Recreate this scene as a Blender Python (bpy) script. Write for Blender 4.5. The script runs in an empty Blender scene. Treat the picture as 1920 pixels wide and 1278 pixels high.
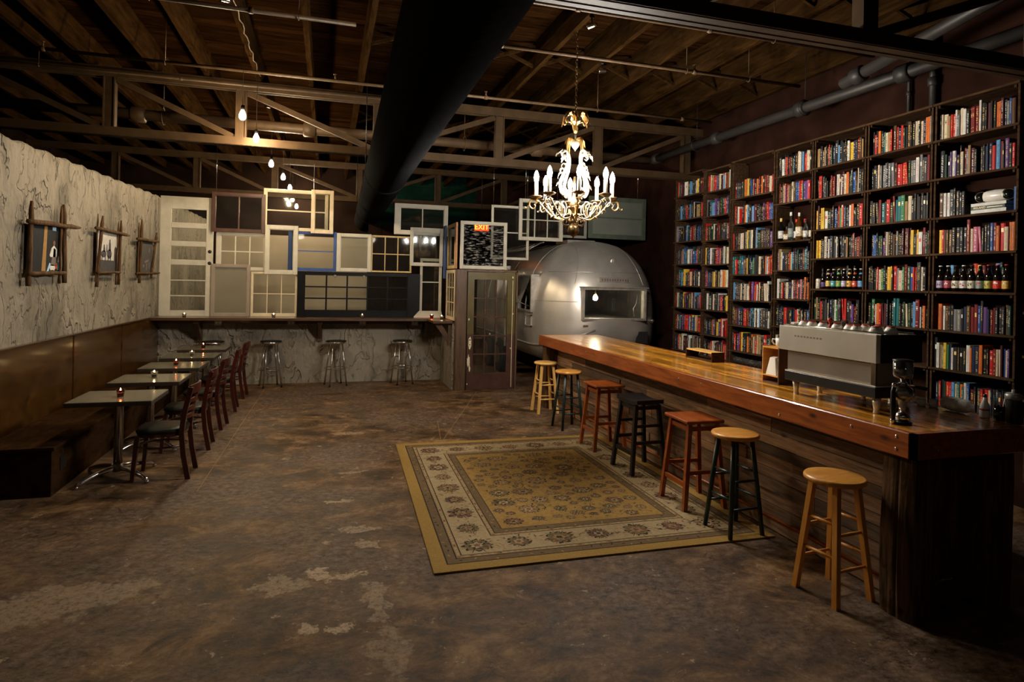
import bpy, math, random
from mathutils import Vector, Matrix
R = math.radians
PI = math.pi
C = bpy.context.scene.collection
sc = bpy.context.scene

# ------------------------------------------------------------------ camera
YAW = math.atan(345 / 1150.0)
ROLL = 0.0215
CAM_H = 1.85
fw = Vector((math.sin(YAW), math.cos(YAW), 0))
rt = Vector((math.cos(YAW), -math.sin(YAW), 0))
upv = Vector((0, 0, 1))
cr, sr = math.cos(ROLL), math.sin(ROLL)
cam_d = bpy.data.cameras.new('camera')
cam = bpy.data.objects.new('camera', cam_d)
C.objects.link(cam)
c0 = rt * cr + upv * sr
c1 = -rt * sr + upv * cr
c2 = -fw
cam.matrix_world = Matrix(((c0.x, c1.x, c2.x, 0), (c0.y, c1.y, c2.y, 0), (c0.z, c1.z, c2.z, CAM_H), (0, 0, 0, 1)))
cam_d.sensor_width = 36
cam_d.lens = 36 * 1150 / 1920.0
cam_d.shift_y = -109.5 / 1920.0
cam_d.clip_start = 0.05
cam_d.clip_end = 100
sc.camera = cam

# ------------------------------------------------------------------ world, exposure
sc.view_settings.view_transform = 'Standard'
sc.view_settings.look = 'None'
sc.view_settings.gamma = 1
sc.view_settings.exposure = 1.4
sc.cycles.use_denoising = True
sc.cycles.sample_clamp_indirect = 4
sc.cycles.max_bounces = 8
sc.cycles.transparent_max_bounces = 24
w = bpy.data.worlds.new('night')
sc.world = w
w.use_nodes = True
w.node_tree.nodes['Background'].inputs[0].default_value = (0.9, 0.85, 0.8, 1)
w.node_tree.nodes['Background'].inputs[1].default_value = 0.003

CHANDELIER_BULB = 560.0     # emission of each chandelier bulb
PENDANT_BULB = 560.0        # emission of each bare pendant bulb
REAR_FILL = 2.5             # power of the added fill lamps behind the camera

# ------------------------------------------------------------------ materials
MATS = {}
def base(name, rough=0.5, metal=0.0, coat=0.0):
    m = bpy.data.materials.new(name)
    m.use_nodes = True
    nt = m.node_tree
    b = nt.nodes['Principled BSDF']
    b.inputs['Roughness'].default_value = rough
    b.inputs['Metallic'].default_value = metal
    if coat:
        b.inputs['Coat Weight'].default_value = coat
        b.inputs['Coat Roughness'].default_value = 0.12
    MATS[name] = m
    return m, nt, b

def N(nt, t, **k):
    n = nt.nodes.new('ShaderNode' + t)
    for a, v in k.items():
        setattr(n, a, v)
    return n

def coords(nt, scale=(1, 1, 1), rot=(0, 0, 0)):
    tc = N(nt, 'TexCoord')
    mp = N(nt, 'Mapping')
    mp.inputs['Scale'].default_value = scale
    mp.inputs['Rotation'].default_value = rot
    nt.links.new(tc.outputs['Object'], mp.inputs[0])
    return mp.outputs[0]

def noise(nt, vec, scale=5, detail=4, rough=0.55, dist=0.0):
    n = N(nt, 'TexNoise')
    n.inputs['Scale'].default_value = scale
    n.inputs['Detail'].default_value = detail
    n.inputs['Roughness'].default_value = rough
    n.inputs['Distortion'].default_value = dist
    nt.links.new(vec, n.inputs['Vector'])
    return n.outputs['Fac']

def ramp(nt, fac, stops):
    r = N(nt, 'ValToRGB')
    el = r.color_ramp.elements
    while len(el) < len(stops):
        el.new(0.5)
    for e, (p, c) in zip(el, stops):
        e.position = p
        if not hasattr(c, '__len__'):
            c = (c, c, c)
        e.color = (c[0], c[1], c[2], 1)
    nt.links.new(fac, r.inputs[0])
    return r.outputs[0]

def mixc(nt, fac, a, b, mode='MIX'):
    m = N(nt, 'Mix', data_type='RGBA', blend_type=mode)
    for s, v in ((m.inputs[0], fac), (m.inputs[6], a), (m.inputs[7], b)):
        if hasattr(v, 'is_output') or isinstance(v, bpy.types.NodeSocket):
            nt.links.new(v, s)
        elif hasattr(v, '__len__'):
            s.default_value = (v[0], v[1], v[2], 1)
        else:
            s.default_value = v
    return m.outputs[2]

def mth(nt, op, a, b=None, clamp=False):
    m = N(nt, 'Math', operation=op, use_clamp=clamp)
    for i, v in enumerate((a, b)):
        if v is None:
            continue
        if isinstance(v, bpy.types.NodeSocket):
            nt.links.new(v, m.inputs[i])
        else:
            m.inputs[i].default_value = v
    return m.outputs[0]

def bump(nt, b, h, strength=0.3, dist=0.01):
    n = N(nt, 'Bump')
    n.inputs['Strength'].default_value = strength
    n.inputs['Distance'].default_value = dist
    nt.links.new(h, n.inputs['Height'])
    nt.links.new(n.outputs[0], b.inputs['Normal'])

def plain(name, col, rough=0.5, metal=0.0, var=0.15, scale=20, bmp=0.0, coat=0.0):
    """a colour with a little procedural variation"""
    m, nt, b = base(name, rough, metal, coat)
    v = coords(nt)
    f = noise(nt, v, scale, 3)
    d = tuple(c * (1 - var) for c in col)
    l = tuple(min(1, c * (1 + var)) for c in col)
    nt.links.new(ramp(nt, f, [(0.3, d), (0.7, l)]), b.inputs['Base Color'])
    if bmp:
        bump(nt, b, f, bmp, 0.004)
    return m

def wood(name, dark, light, scale=(3, 3, 3), rough=0.45, coat=0.0, bmp=0.15, island=0.0, knots=False):
    """wood grain: noise stretched along the grain; scale is small along the grain"""
    m, nt, b = base(name, rough, 0, coat)
    v = coords(nt, scale)
    f = noise(nt, v, 4, 6, 0.65, 0.6)
    col = ramp(nt, f, [(0.3, dark), (0.52, tuple((a + c) / 2 for a, c in zip(dark, light))), (0.72, light)])
    if island:
        g = N(nt, 'NewGeometry')
        r = ramp(nt, g.outputs['Random Per Island'], [(0, 1 - island), (1, 1 + island)])
        col = mixc(nt, 1.0, col, r, 'MULTIPLY')
    if knots:
        v2 = coords(nt, (2.4, 1.1, 2.4))
        vo = N(nt, 'TexVoronoi')
        vo.inputs['Scale'].default_value = 1.7
        nt.links.new(v2, vo.inputs['Vector'])
        k = ramp(nt, vo.outputs['Distance'], [(0.03, 1.0), (0.09, 0.0)])
        col = mixc(nt, k, col, tuple(c * 0.25 for c in dark))
    nt.links.new(col, b.inputs['Base Color'])
    if bmp:
        bump(nt, b, f, bmp, 0.004)
    return m

def glassy(name, tint=(1, 1, 1), refl=1.0, rough=0.02, dirt_or_glare=0.0, streak=False):
    m = bpy.data.materials.new(name)
    m.use_nodes = True
    nt = m.node_tree
    nt.nodes.clear()
    out = N(nt, 'OutputMaterial')
    tr = N(nt, 'BsdfTransparent')
    tr.inputs[0].default_value = (*tint, 1)
    gl = N(nt, 'BsdfGlossy')
    gl.inputs['Roughness'].default_value = rough
    fr = N(nt, 'Fresnel')
    fr.inputs[0].default_value = 1.5
    f = mth(nt, 'MULTIPLY', fr.outputs[0], refl, True)
    mx = N(nt, 'MixShader')
    nt.links.new(f, mx.inputs[0])
    nt.links.new(tr.outputs[0], mx.inputs[1])
    nt.links.new(gl.outputs[0], mx.inputs[2])
    res = mx.outputs[0]
    if dirt_or_glare:
        df = N(nt, 'BsdfDiffuse')
        df.inputs[0].default_value = (0.45, 0.43, 0.38, 1)
        v = coords(nt, (3, 3, 12) if streak else (1, 1, 1))
        n = noise(nt, v, 3 if streak else 1.5, 6, 0.7)
        r = ramp(nt, n, [(0.52, 0.0), (0.6, dirt_or_glare)] if streak else [(0.3, dirt_or_glare * 0.3), (0.75, dirt_or_glare)])  # streak variant paints reflections as pale marks, the other is dirt
        m2 = N(nt, 'MixShader')
        nt.links.new(r, m2.inputs[0])
        nt.links.new(res, m2.inputs[1])
        nt.links.new(df.outputs[0], m2.inputs[2])
        res = m2.outputs[0]
    nt.links.new(res, out.inputs[0])
    MATS[name] = m
    return m

def emit(name, col, strength):
    m = bpy.data.materials.new(name)
    m.use_nodes = True
    nt = m.node_tree
    b = nt.nodes['Principled BSDF']
    b.inputs['Base Color'].default_value = (*col, 1)
    b.inputs['Emission Color'].default_value = (*col, 1)
    b.inputs['Emission Strength'].default_value = strength
    MATS[name] = m
    return m

# floor: stained, worn concrete with pale flaked patches and saw-cut joints
def floor_material():
    m, nt, b = base('stained_concrete', 0.5)
    v = coords(nt)
    vs = coords(nt, (1, 1.25, 1), (0, 0, 0.35))
    big = noise(nt, v, 0.7, 5, 0.6, 0.4)
    mid = noise(nt, vs, 2.6, 12, 0.78, 0.35)
    fine = noise(nt, vs, 16, 9, 0.8)
    col = ramp(nt, mid, [(0.38, (0.018, 0.010, 0.005)), (0.47, (0.070, 0.037, 0.016)), (0.53, (0.135, 0.074, 0.032)), (0.62, (0.25, 0.15, 0.075))])
    grey = ramp(nt, fine, [(0.40, (0.028, 0.018, 0.013)), (0.60, (0.21, 0.145, 0.105))])
    f1 = ramp(nt, big, [(0.42, 0.0), (0.58, 0.7)])
    col = mixc(nt, f1, col, grey)
    # pale flakes
    vr = N(nt, 'TexCoord')
    warp = N(nt, 'TexNoise')
    warp.inputs['Scale'].default_value = 5
    warp.inputs['Detail'].default_value = 6
    warp.inputs['Roughness'].default_value = 0.7
    nt.links.new(vr.outputs['Object'], warp.inputs['Vector'])
    sub = N(nt, 'VectorMath', operation='SUBTRACT')
    nt.links.new(warp.outputs['Color'], sub.inputs[0])
    sub.inputs[1].default_value = (0.5, 0.5, 0.5)
    sca = N(nt, 'VectorMath', operation='SCALE')
    sca.inputs['Scale'].default_value = 0.5
    nt.links.new(sub.outputs[0], sca.inputs[0])
    add = N(nt, 'VectorMath', operation='ADD')
    nt.links.new(vr.outputs['Object'], add.inputs[0])
    nt.links.new(sca.outputs[0], add.inputs[1])
    blobs = [(-1.44, 4.02, .30, .22, .5), (-1.20, 4.10, .26, .12, .5), (-1.62, 3.9, .18, .18, .45), (-0.25, 3.93, .13, .08, .6), (-0.03, 4.05, .08, .06, 1.0), (0.13, 3.97, .12, .05, 1.0),
             (0.30, 3.62, .06, .22, .5), (-0.08, 3.42, .05, .06, 1.0), (0.11, 3.34, .09, .05, 1.0), (0.25, 4.66, .15, .07, .6), (0.30, 4.40, .08, .06, .6), (0.14, 5.3, .1, .04, .9),
             (0.34, 3.1, .1, .25, .4), (0.25, 6.1, .15, .05, .6), (0.3, 7.6, .2, .06, .6)]
    tot = None
    for (x, y, rx, ry, s) in blobs:
        sb = N(nt, 'VectorMath', operation='SUBTRACT')
        nt.links.new(add.outputs[0], sb.inputs[0])
        sb.inputs[1].default_value = (x, y, 0)
        mu = N(nt, 'VectorMath', operation='MULTIPLY')
        nt.links.new(sb.outputs[0], mu.inputs[0])
        mu.inputs[1].default_value = (1 / rx, 1 / ry, 0)
        ln = N(nt, 'VectorMath', operation='LENGTH')
        nt.links.new(mu.outputs[0], ln.inputs[0])
        mr = N(nt, 'MapRange')
        nt.links.new(ln.outputs['Value'], mr.inputs[0])
        mr.inputs[1].default_value = 1.12
        mr.inputs[2].default_value = 0.92
        mr.inputs[3].default_value = 0
        mr.inputs[4].default_value = s
        tot = mr.outputs[0] if tot is None else mth(nt, 'MAXIMUM', tot, mr.outputs[0])
    # small scattered flakes
    sp = noise(nt, vs, 5.5, 12, 0.8, 0.3)
    spm = ramp(nt, sp, [(0.605, 0.0), (0.62, 0.85)])
    tot = mth(nt, 'MAXIMUM', tot, spm)
    grit = ramp(nt, noise(nt, v, 30, 8, 0.85), [(0.42, 0.1), (0.52, 1.0)])
    tot = mth(nt, 'MULTIPLY', tot, grit)
    col = mixc(nt, tot, col, (0.40, 0.29, 0.19))
    # dark pits and scratches
    dk = ramp(nt, noise(nt, coords(nt, (1, 1, 1), (0, 0, 0.2)), 4.0, 12, 0.82, 0.6), [(0.585, 0.0), (0.62, 0.75)])
    col = mixc(nt, dk, col, (0.022, 0.014, 0.009))
    nt.links.new(col, b.inputs['Base Color'])
    rr = ramp(nt, mid, [(0.3, 0.42), (0.7, 0.68)])
    nt.links.new(rr, b.inputs['Roughness'])
    h = mth(nt, 'ADD', mth(nt, 'MULTIPLY', fine, 0.5), mth(nt, 'MULTIPLY', mid, 1.0))
    bump(nt, b, h, 0.5, 0.012)
    return m

def stucco(name, lo, hi, crack=1.0):
    m, nt, b = base(name, 0.85)
    v = coords(nt)
    f = noise(nt, coords(nt, (1, 1, .7), (.25, 0, 0)), 2.0, 5, 0.55, .5)
    col = ramp(nt, f, [(0.34, lo), (0.52, hi)])
    # trowelled lips: warped, vertically stretched strokes
    vv = coords(nt, (1, 1, 0.6), (0.25, 0, 0))
    wn = N(nt, 'TexNoise')
    wn.inputs['Scale'].default_value = 2.3
    wn.inputs['Detail'].default_value = 5
    nt.links.new(vv, wn.inputs['Vector'])
    ad = N(nt, 'VectorMath', operation='ADD')
    sc_ = N(nt, 'VectorMath', operation='SCALE')
    sc_.inputs['Scale'].default_value = 0.9
    nt.links.new(wn.outputs['Color'], sc_.inputs[0])
    nt.links.new(vv, ad.inputs[0])
    nt.links.new(sc_.outputs[0], ad.inputs[1])
    vo = N(nt, 'TexVoronoi', feature='F1')
    vo.inputs['Scale'].default_value = 4.2
    nt.links.new(ad.outputs[0], vo.inputs['Vector'])
    rn = noise(nt, ad.outputs[0], 1.9, 3, 0.5, 0.2)
    ridged = ramp(nt, rn, [(0.40, 0.35), (0.455, 0.0), (0.475, 0.9), (0.60, 0.45), (0.615, 1.0), (0.8, 0.6)])
    h = mth(nt, 'ADD', mth(nt, 'MULTIPLY', vo.outputs['Distance'], 0.4), mth(nt, 'ADD', ridged, mth(nt, 'MULTIPLY', noise(nt, vv, 9, 4, 0.6), 0.18)))
    edge = ramp(nt, rn, [(0.452, 0.0), (0.462, crack), (0.474, 0.0)])
    gate = ramp(nt, noise(nt, v, 4.5, 5, 0.6), [(0.50, 0.0), (0.55, 1.0)])
    col = mixc(nt, mth(nt, 'MULTIPLY', edge, gate), col, tuple(c * 0.22 for c in lo))
    nt.links.new(col, b.inputs['Base Color'])
    bump(nt, b, h, 1.0, 0.045)
    return m

floor_material()
stucco('stucco', (0.11, 0.095, 0.070), (0.205, 0.178, 0.135), .75)
stucco('stucco_smooth', (0.14, 0.12, 0.092), (0.25, 0.215, 0.165), 0.3)
stucco('rough_black_wall', (0.035, 0.026, 0.02), (0.06, 0.045, 0.035), 0.3)
plain('dark_upper_wall', (0.014, 0.008, 0.006), 0.8, var=.35, scale=2)
plain('maroon_wall', (0.018, 0.008, 0.0055), 0.75, var=.4, scale=3, bmp=.3)
plain('green_siding', (0.006, 0.023, 0.016), 0.7, var=.3, scale=4)
plain('tan_drape', (0.30, 0.25, 0.185), 0.9, var=.08, scale=3)
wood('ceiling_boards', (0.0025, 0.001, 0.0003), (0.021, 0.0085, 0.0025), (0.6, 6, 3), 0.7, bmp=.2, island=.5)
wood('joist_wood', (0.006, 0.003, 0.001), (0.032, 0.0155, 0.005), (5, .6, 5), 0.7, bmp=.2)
plain('truss_paint', (0.042, 0.025, 0.012), 0.6, var=.25, scale=6)
plain('pipe_paint', (0.07, 0.042, 0.021), 0.5, var=.2, scale=8)
plain('grey_pipe_paint', (0.018, 0.016, 0.015), 0.5, var=.2, scale=8)
wood('bar_top_wood', (0.36, 0.10, 0.006), (0.95, 0.46, 0.05), (9, .8, 9), 0.26, 0.7, .05, .5, True)
wood('bar_edge_wood', (0.15, 0.026, 0.004), (0.46, 0.12, 0.018), (7, .7, 7), 0.32, 0.6, .08, .15, True)
wood('bar_plank_wood', (0.06, 0.030, 0.015), (0.36, 0.20, 0.105), (5, .7, 8), 0.65, 0, .7, .6, True)
wood('old_timber', (0.012, 0.006, 0.003), (0.15, 0.08, 0.035), (9, 9, .7), 0.75, 0, .9)
wood('shelf_wood', (0.020, 0.011, 0.006), (0.085, 0.048, 0.026), (8, 1, 8), 0.65, 0, .4, .2)
wood('counter_wood', (0.03, 0.015, 0.008), (0.11, 0.055, 0.026), (1, 7, 7), 0.35, .4, .1)
wood('post_wood', (0.04, 0.02, 0.01), (0.14, 0.07, 0.032), (7, 7, .8), 0.5, 0, .2)
wood('bench_panel', (0.022, 0.0085, 0.0014), (0.080, 0.034, 0.006), (2, 1, 1.4), 0.27, .5, .12)
wood('bench_wood', (0.018, 0.009, 0.004), (0.05, 0.024, 0.010), (3, 1, 3), 0.5, 0, .08)
wood('honey_wood', (0.50, 0.20, 0.03), (0.78, 0.38, 0.075), (1.2, 5, 5), 0.38, .3, .05)
wood('pale_wood', (0.60, 0.32, 0.08), (0.80, 0.48, 0.15), (6, 6, 1), 0.42, .2, .05)
wood('amber_wood', (0.48, 0.18, 0.02), (0.72, 0.33, 0.05), (6, 6, 1), 0.4, .3, .05)
wood('cherry_wood', (0.22, 0.042, 0.006), (0.42, 0.10, 0.016), (4, 2, 4), 0.36, .4, .06)
plain('green_paint', (0.012, 0.028, 0.026), 0.35, var=.2)
plain('black_paint', (0.012, 0.011, 0.011), 0.4, var=.2)
wood('mahogany', (0.022, 0.004, 0.003), (0.075, 0.011, 0.006), (4, 4, 1), 0.3, .4, .05)
plain('black_vinyl', (0.014, 0.014, 0.010), 0.42, var=.2, bmp=.1)
plain('table_laminate', (0.155, 0.145, 0.10), 0.16, var=.18, scale=9)
plain('table_edge', (0.035, 0.026, 0.018), 0.45)
plain('chrome', (0.75, 0.74, 0.72), 0.16, 1.0, var=.05)
plain('steel_brushed', (0.80, 0.75, 0.65), 0.32, 0.6, var=.12, scale=3)
plain('steel_dark', (0.26, 0.215, 0.175), 0.38, 0.7, var=.12, scale=3)
plain('aluminium', (0.50, 0.465, 0.42), 0.38, 0.66, var=.15, scale=2.2)
plain('aluminium_trim', (0.42, 0.39, 0.35), 0.45, .7, var=.2, scale=9)
plain('window_void', (0.010, 0.009, 0.008), 0.6)
plain('tyre', (0.02, 0.02, 0.02), 0.8)
plain('duct_metal', (0.0095, 0.0095, 0.0100), 0.55, 0.0, var=.2)
plain('white_paint', (0.50, 0.465, 0.375), 0.55, var=.10, scale=7, bmp=.1)
plain('cream_paint', (0.60, 0.50, 0.34), 0.55, var=.14, scale=7)
plain('taupe_paint', (0.27, 0.215, 0.165), 0.55, var=.12, scale=7)
plain('blue_paint', (0.015, 0.06, 0.24), 0.5, var=.2, scale=7)
plain('brown_paint', (0.065, 0.025, 0.015), 0.45, var=.3, scale=7)
plain('black_door_paint', (0.005, 0.005, 0.006), 0.45, var=.35, scale=5, bmp=.2)
plain('yellow_paint', (0.50, 0.36, 0.14), 0.5, var=.15)
plain('sage_paint', (0.06, 0.075, 0.052), 0.6, var=.2, scale=8)
plain('grey_paint', (0.20, 0.19, 0.16), 0.6, var=.2, scale=8)
plain('orange_wood', (0.38, 0.15, 0.04), 0.5, var=.2)
plain('frosted_grey', (0.13, 0.14, 0.12), 0.35, var=.12, scale=3)
plain('olive_paint', (0.085, 0.062, 0.010), 0.4, var=.2, scale=6)
plain('brown_door_paint', (0.06, 0.024, 0.015), 0.4, var=.25, scale=6)
plain('bare_patch', (0.68, 0.60, 0.40), 0.7, var=.15, scale=30)
plain('gilt', (0.50, 0.30, 0.10), 0.32, 0.9, var=.35, scale=30)
plain('gilt_dark', (0.16, 0.10, 0.045), 0.35, 0.9, var=.4, scale=30)
plain('antique_white', (0.17, 0.145, 0.105), 0.5, var=.1, scale=40)
plain('black_metal', (0.012, 0.012, 0.012), 0.4, 0.4)
plain('black_plastic', (0.015, 0.014, 0.013), 0.32)
plain('ceramic', (0.72, 0.68, 0.62), 0.2, var=.05)
plain('red_rim', (0.42, 0.03, 0.015), 0.3)
plain('white_plastic', (0.72, 0.70, 0.64), 0.35, var=.05)
plain('paper', (0.72, 0.70, 0.64), 0.8, var=.06)
plain('bag_plastic', (0.75, 0.72, 0.66), 0.22, var=.3, scale=40, bmp=.8)
plain('book_paper', (0.55, 0.48, 0.36), 0.9, var=.1, scale=60)
plain('grey_steel_box', (0.35, 0.34, 0.32), 0.4, .5)
plain('label_white', (0.70, 0.68, 0.60), 0.5)
plain('rim_red', (0.6, 0.03, 0.03), 0.4)
_b = MATS['steel_brushed'].node_tree
_t = _b.nodes.new('ShaderNodeTangent')
_t.direction_type = 'RADIAL'
_t.axis = 'Z'
_p = _b.nodes['Principled BSDF']
_b.links.new(_t.outputs[0], _p.inputs['Tangent'])
_p.inputs['Anisotropic'].default_value = .85
glassy('window_glass', (0.93, 0.94, 0.92), 1.0, 0.03, 0.015)
glassy('dusty_glass', (0.85, 0.86, 0.82), 1.2, 0.08, 0.16)
glassy('reflection_streak_glass', (0.8, 0.8, 0.8), 1.2, 0.03, 0.45, True)  # reflections on this pane are painted in as pale streaks
glassy('clear_glass', (0.93, 0.95, 0.95), 4.5, 0.02, 0.05)
glassy('red_glass', (0.9, 0.35, 0.25), 1.5, 0.05)
plain('bottle_brown', (0.006, 0.0025, 0.001), 0.08, var=.1)
plain('bottle_dark', (0.004, 0.005, 0.004), 0.08, var=.1)
plain('spirit_amber', (0.07, 0.025, 0.004), 0.08, var=.1)
plain('wax', (0.78, 0.70, 0.58), 0.6)
emit('flame', (1.0, 0.62, 0.25), 60)
emit('chandelier_bulb', (1.0, 0.92, 0.80), CHANDELIER_BULB)
emit('pendant_glow', (1.0, 0.78, 0.50), PENDANT_BULB)
emit('exit_red', (1.0, 0.05, 0.01), .9)
emit('exit_letters', (1.0, 0.75, 0.05), 1.6)
emit('trailer_glow', (1.0, 0.84, 0.58), 130)
# rug wools
plain('rug_gold', (0.255, 0.148, 0.030), 0.95, var=.22, scale=30, bmp=.6)
plain('rug_edge', (0.26, 0.152, 0.026), 0.95, var=.15, scale=60, bmp=.6)
plain('rug_cream', (0.30, 0.22, 0.115), 0.95, var=.15, scale=40, bmp=.6)
plain('rug_olive', (0.115, 0.068, 0.024), 0.95, var=.2, scale=50, bmp=.6)
plain('rug_dark', (0.035, 0.028, 0.020), 0.95, var=.3, scale=50)
plain('rug_rust', (0.13, 0.055, 0.028), 0.95, var=.3, scale=50)
plain('rug_tan', (0.24, 0.15, 0.06), 0.95, var=.2, scale=50)
plain('rug_moss', (0.13, 0.09, 0.03), 0.95, var=.2, scale=50)

for k_, v_ in (('ceiling_boards', 0), ('joist_wood', 0), ('truss_paint', .1), ('dark_upper_wall', 0), ('maroon_wall', 0), ('green_siding', 0), ('duct_metal', 0),
               ('rough_black_wall', 0), ('shelf_wood', 0), ('old_timber', .08), ('bench_wood', 0), ('bench_panel', .3), ('black_vinyl', .12), ('travel', .5), ('black_door_paint', .12), ('rug_dark', .1), ('grey_pipe_paint', .25), ('stained_concrete', .13), ('pipe_paint', .25)):
    if k_ in MATS:
        MATS[k_].node_tree.nodes['Principled BSDF'].inputs['Specular IOR Level'].default_value = v_

# ------------------------------------------------------------------ mesh helpers
def frame_of(d):
    d = Vector(d).normalized()
    a = Vector((0, 0, 1)) if abs(d.z) < 0.9 else Vector((1, 0, 0))
    u = d.cross(a).normalized()
    return u, d.cross(u).normalized(), d

class MB:
    def __init__(s):
        s.v, s.f, s.m, s.sm = [], [], [], []
    def add(s, vs, fs, mi=0, smooth=False):
        o = len(s.v)
        s.v += [tuple(p) for p in vs]
        for f in fs:
            s.f.append(tuple(i + o for i in f))
            s.m.append(mi)
            s.sm.append(smooth)
        return s
    def box(s, x0, x1, y0, y1, z0, z1, mi=0):
        vs = [(x, y, z) for z in (z0, z1) for y in (y0, y1) for x in (x0, x1)]
        return s.add(vs, [(0, 2, 3, 1), (4, 5, 7, 6), (0, 1, 5, 4), (2, 6, 7, 3), (0, 4, 6, 2), (1, 3, 7, 5)], mi)
    def bbox(s, x0, x1, y0, y1, z0, z1, b=.004, mi=0):
        """box with chamfered edges"""
        b = min(b, (x1 - x0) / 2.2, (y1 - y0) / 2.2, (z1 - z0) / 2.2)
        X, Y, Z = (x0, x1), (y0, y1), (z0, z1)
        vs, idx = [], {}
        for i in (0, 1):
            for j in (0, 1):
                for k in (0, 1):
                    sx, sy, sz = (b if i == 0 else -b), (b if j == 0 else -b), (b if k == 0 else -b)
                    for a, p in enumerate(((X[i], Y[j] + sy, Z[k] + sz), (X[i] + sx, Y[j], Z[k] + sz), (X[i] + sx, Y[j] + sy, Z[k]))):
                        idx[i, j, k, a] = len(vs)
                        vs.append(p)
        g = lambda i, j, k, a: idx[i, j, k, a]
        fs = []
        for i in (0, 1):
            q = [g(i, 0, 0, 0), g(i, 1, 0, 0), g(i, 1, 1, 0), g(i, 0, 1, 0)]
            fs.append(q if i else q[::-1])
            q = [g(0, i, 0, 1), g(1, i, 0, 1), g(1, i, 1, 1), g(0, i, 1, 1)]
            fs.append(q[::-1] if i else q)
            q = [g(0, 0, i, 2), g(1, 0, i, 2), g(1, 1, i, 2), g(0, 1, i, 2)]
            fs.append(q if i else q[::-1])
        for j in (0, 1):
            for k in (0, 1):
                fs.append([g(0, j, k, 1), g(1, j, k, 1), g(1, j, k, 2), g(0, j, k, 2)])
                fs.append([g(j, 0, k, 0), g(j, 1, k, 0), g(j, 1, k, 2), g(j, 0, k, 2)])
                fs.append([g(j, k, 0, 0), g(j, k, 1, 0), g(j, k, 1, 1), g(j, k, 0, 1)])
                for i in (0, 1):
                    pass
        for i in (0, 1):
            for j in (0, 1):
                for k in (0, 1):
                    fs.append([g(i, j, k, 0), g(i, j, k, 1), g(i, j, k, 2)])
        return s.add(vs, fs, mi)
    def beam(s, a, b, w, h, mi=0, up=(0, 0, 1)):
        a, b = Vector(a), Vector(b)
        d = (b - a).normalized()
        up = Vector(up)
        if abs(d.dot(up)) > .98:
            up = Vector((1, 0, 0))
        u = d.cross(up).normalized() * (w / 2)
        v = u.cross(d).normalized() * (h / 2)
        vs = [a - u - v, a + u - v, a + u + v, a - u + v, b - u - v, b + u - v, b + u + v, b - u + v]
        return s.add(vs, [(0, 1, 2, 3), (4, 7, 6, 5), (0, 4, 5, 1), (1, 5, 6, 2), (2, 6, 7, 3), (3, 7, 4, 0)], mi)
    def taper(s, a, b, wa, wb, mi=0):
        """square section leg tapering from wa to wb"""
        a, b = Vector(a), Vector(b)
        vs = []
        for p, w_ in ((a, wa), (b, wb)):
            h = w_ / 2
            vs += [(p.x - h, p.y - h, p.z), (p.x + h, p.y - h, p.z), (p.x + h, p.y + h, p.z), (p.x - h, p.y + h, p.z)]
        return s.add(vs, [(0, 1, 2, 3), (4, 7, 6, 5), (0, 4, 5, 1), (1, 5, 6, 2), (2, 6, 7, 3), (3, 7, 4, 0)], mi)
    def tube(s, pts, r, n=8, mi=0, closed=False, caps=True):
        pts = [Vector(p) for p in pts]
        rs = r if hasattr(r, '__len__') else [r] * len(pts)
        vs, fs = [], []
        L = len(pts)
        pu = None
        for i, p in enumerate(pts):
            if closed:
                d = pts[(i + 1) % L] - pts[i - 1]
            else:
                d = pts[min(i + 1, L - 1)] - pts[max(i - 1, 0)]
            d.normalize()
            if pu is None:
                u = frame_of(d)[0]
            else:
                u = pu - d * pu.dot(d)
                if u.length < 1e-5:
                    u = frame_of(d)[0]
                u.normalize()
            pu = u
            v = d.cross(u)
            for k in range(n):
                a = 2 * PI * k / n
                vs.append(p + (u * math.cos(a) + v * math.sin(a)) * rs[i])
        for i in range(L if closed else L - 1):
            j = (i + 1) % L
            for k in range(n):
                k2 = (k + 1) % n
                fs.append((i * n + k, i * n + k2, j * n + k2, j * n + k))
        if caps and not closed:
            fs.append(tuple(range(n))[::-1])
            fs.append(tuple((L - 1) * n + k for k in range(n)))
        return s.add(vs, fs, mi, True)
    def lathe(s, prof, c=(0, 0, 0), n=20, mi=0, axis='z', a0=0, a1=2 * PI, smooth=True):
        """prof: list of (radius, height)"""
        vs, fs = [], []
        full = abs(a1 - a0 - 2 * PI) < 1e-6
        cols = n if full else n + 1
        for (r, h) in prof:
            for k in range(cols):
                a = a0 + (a1 - a0) * k / n
                x, y = r * math.cos(a), r * math.sin(a)
                p = (x, y, h) if axis == 'z' else ((h, x, y) if axis == 'x' else (y, h, x))
                vs.append((p[0] + c[0], p[1] + c[1], p[2] + c[2]))
        for i in range(len(prof) - 1):
            for k in range(n):
                k2 = (k + 1) % cols
                fs.append((i * cols + k, i * cols + k2, (i + 1) * cols + k2, (i + 1) * cols + k))
        if full:
            if prof[0][0] > 1e-6:
                fs.append(tuple(range(cols))[::-1])
            if prof[-1][0] > 1e-6:
                fs.append(tuple((len(prof) - 1) * cols + k for k in range(cols)))
        return s.add(vs, fs, mi, smooth)
    def ball(s, c, r, n=10, mi=0, sz=1.0):
        pr = [(max(1e-7, r * math.sin(PI * i / n)), -r * sz * math.cos(PI * i / n)) for i in range(n + 1)]
        return s.lathe(pr, c, max(8, int(n * 1.4)), mi)
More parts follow.
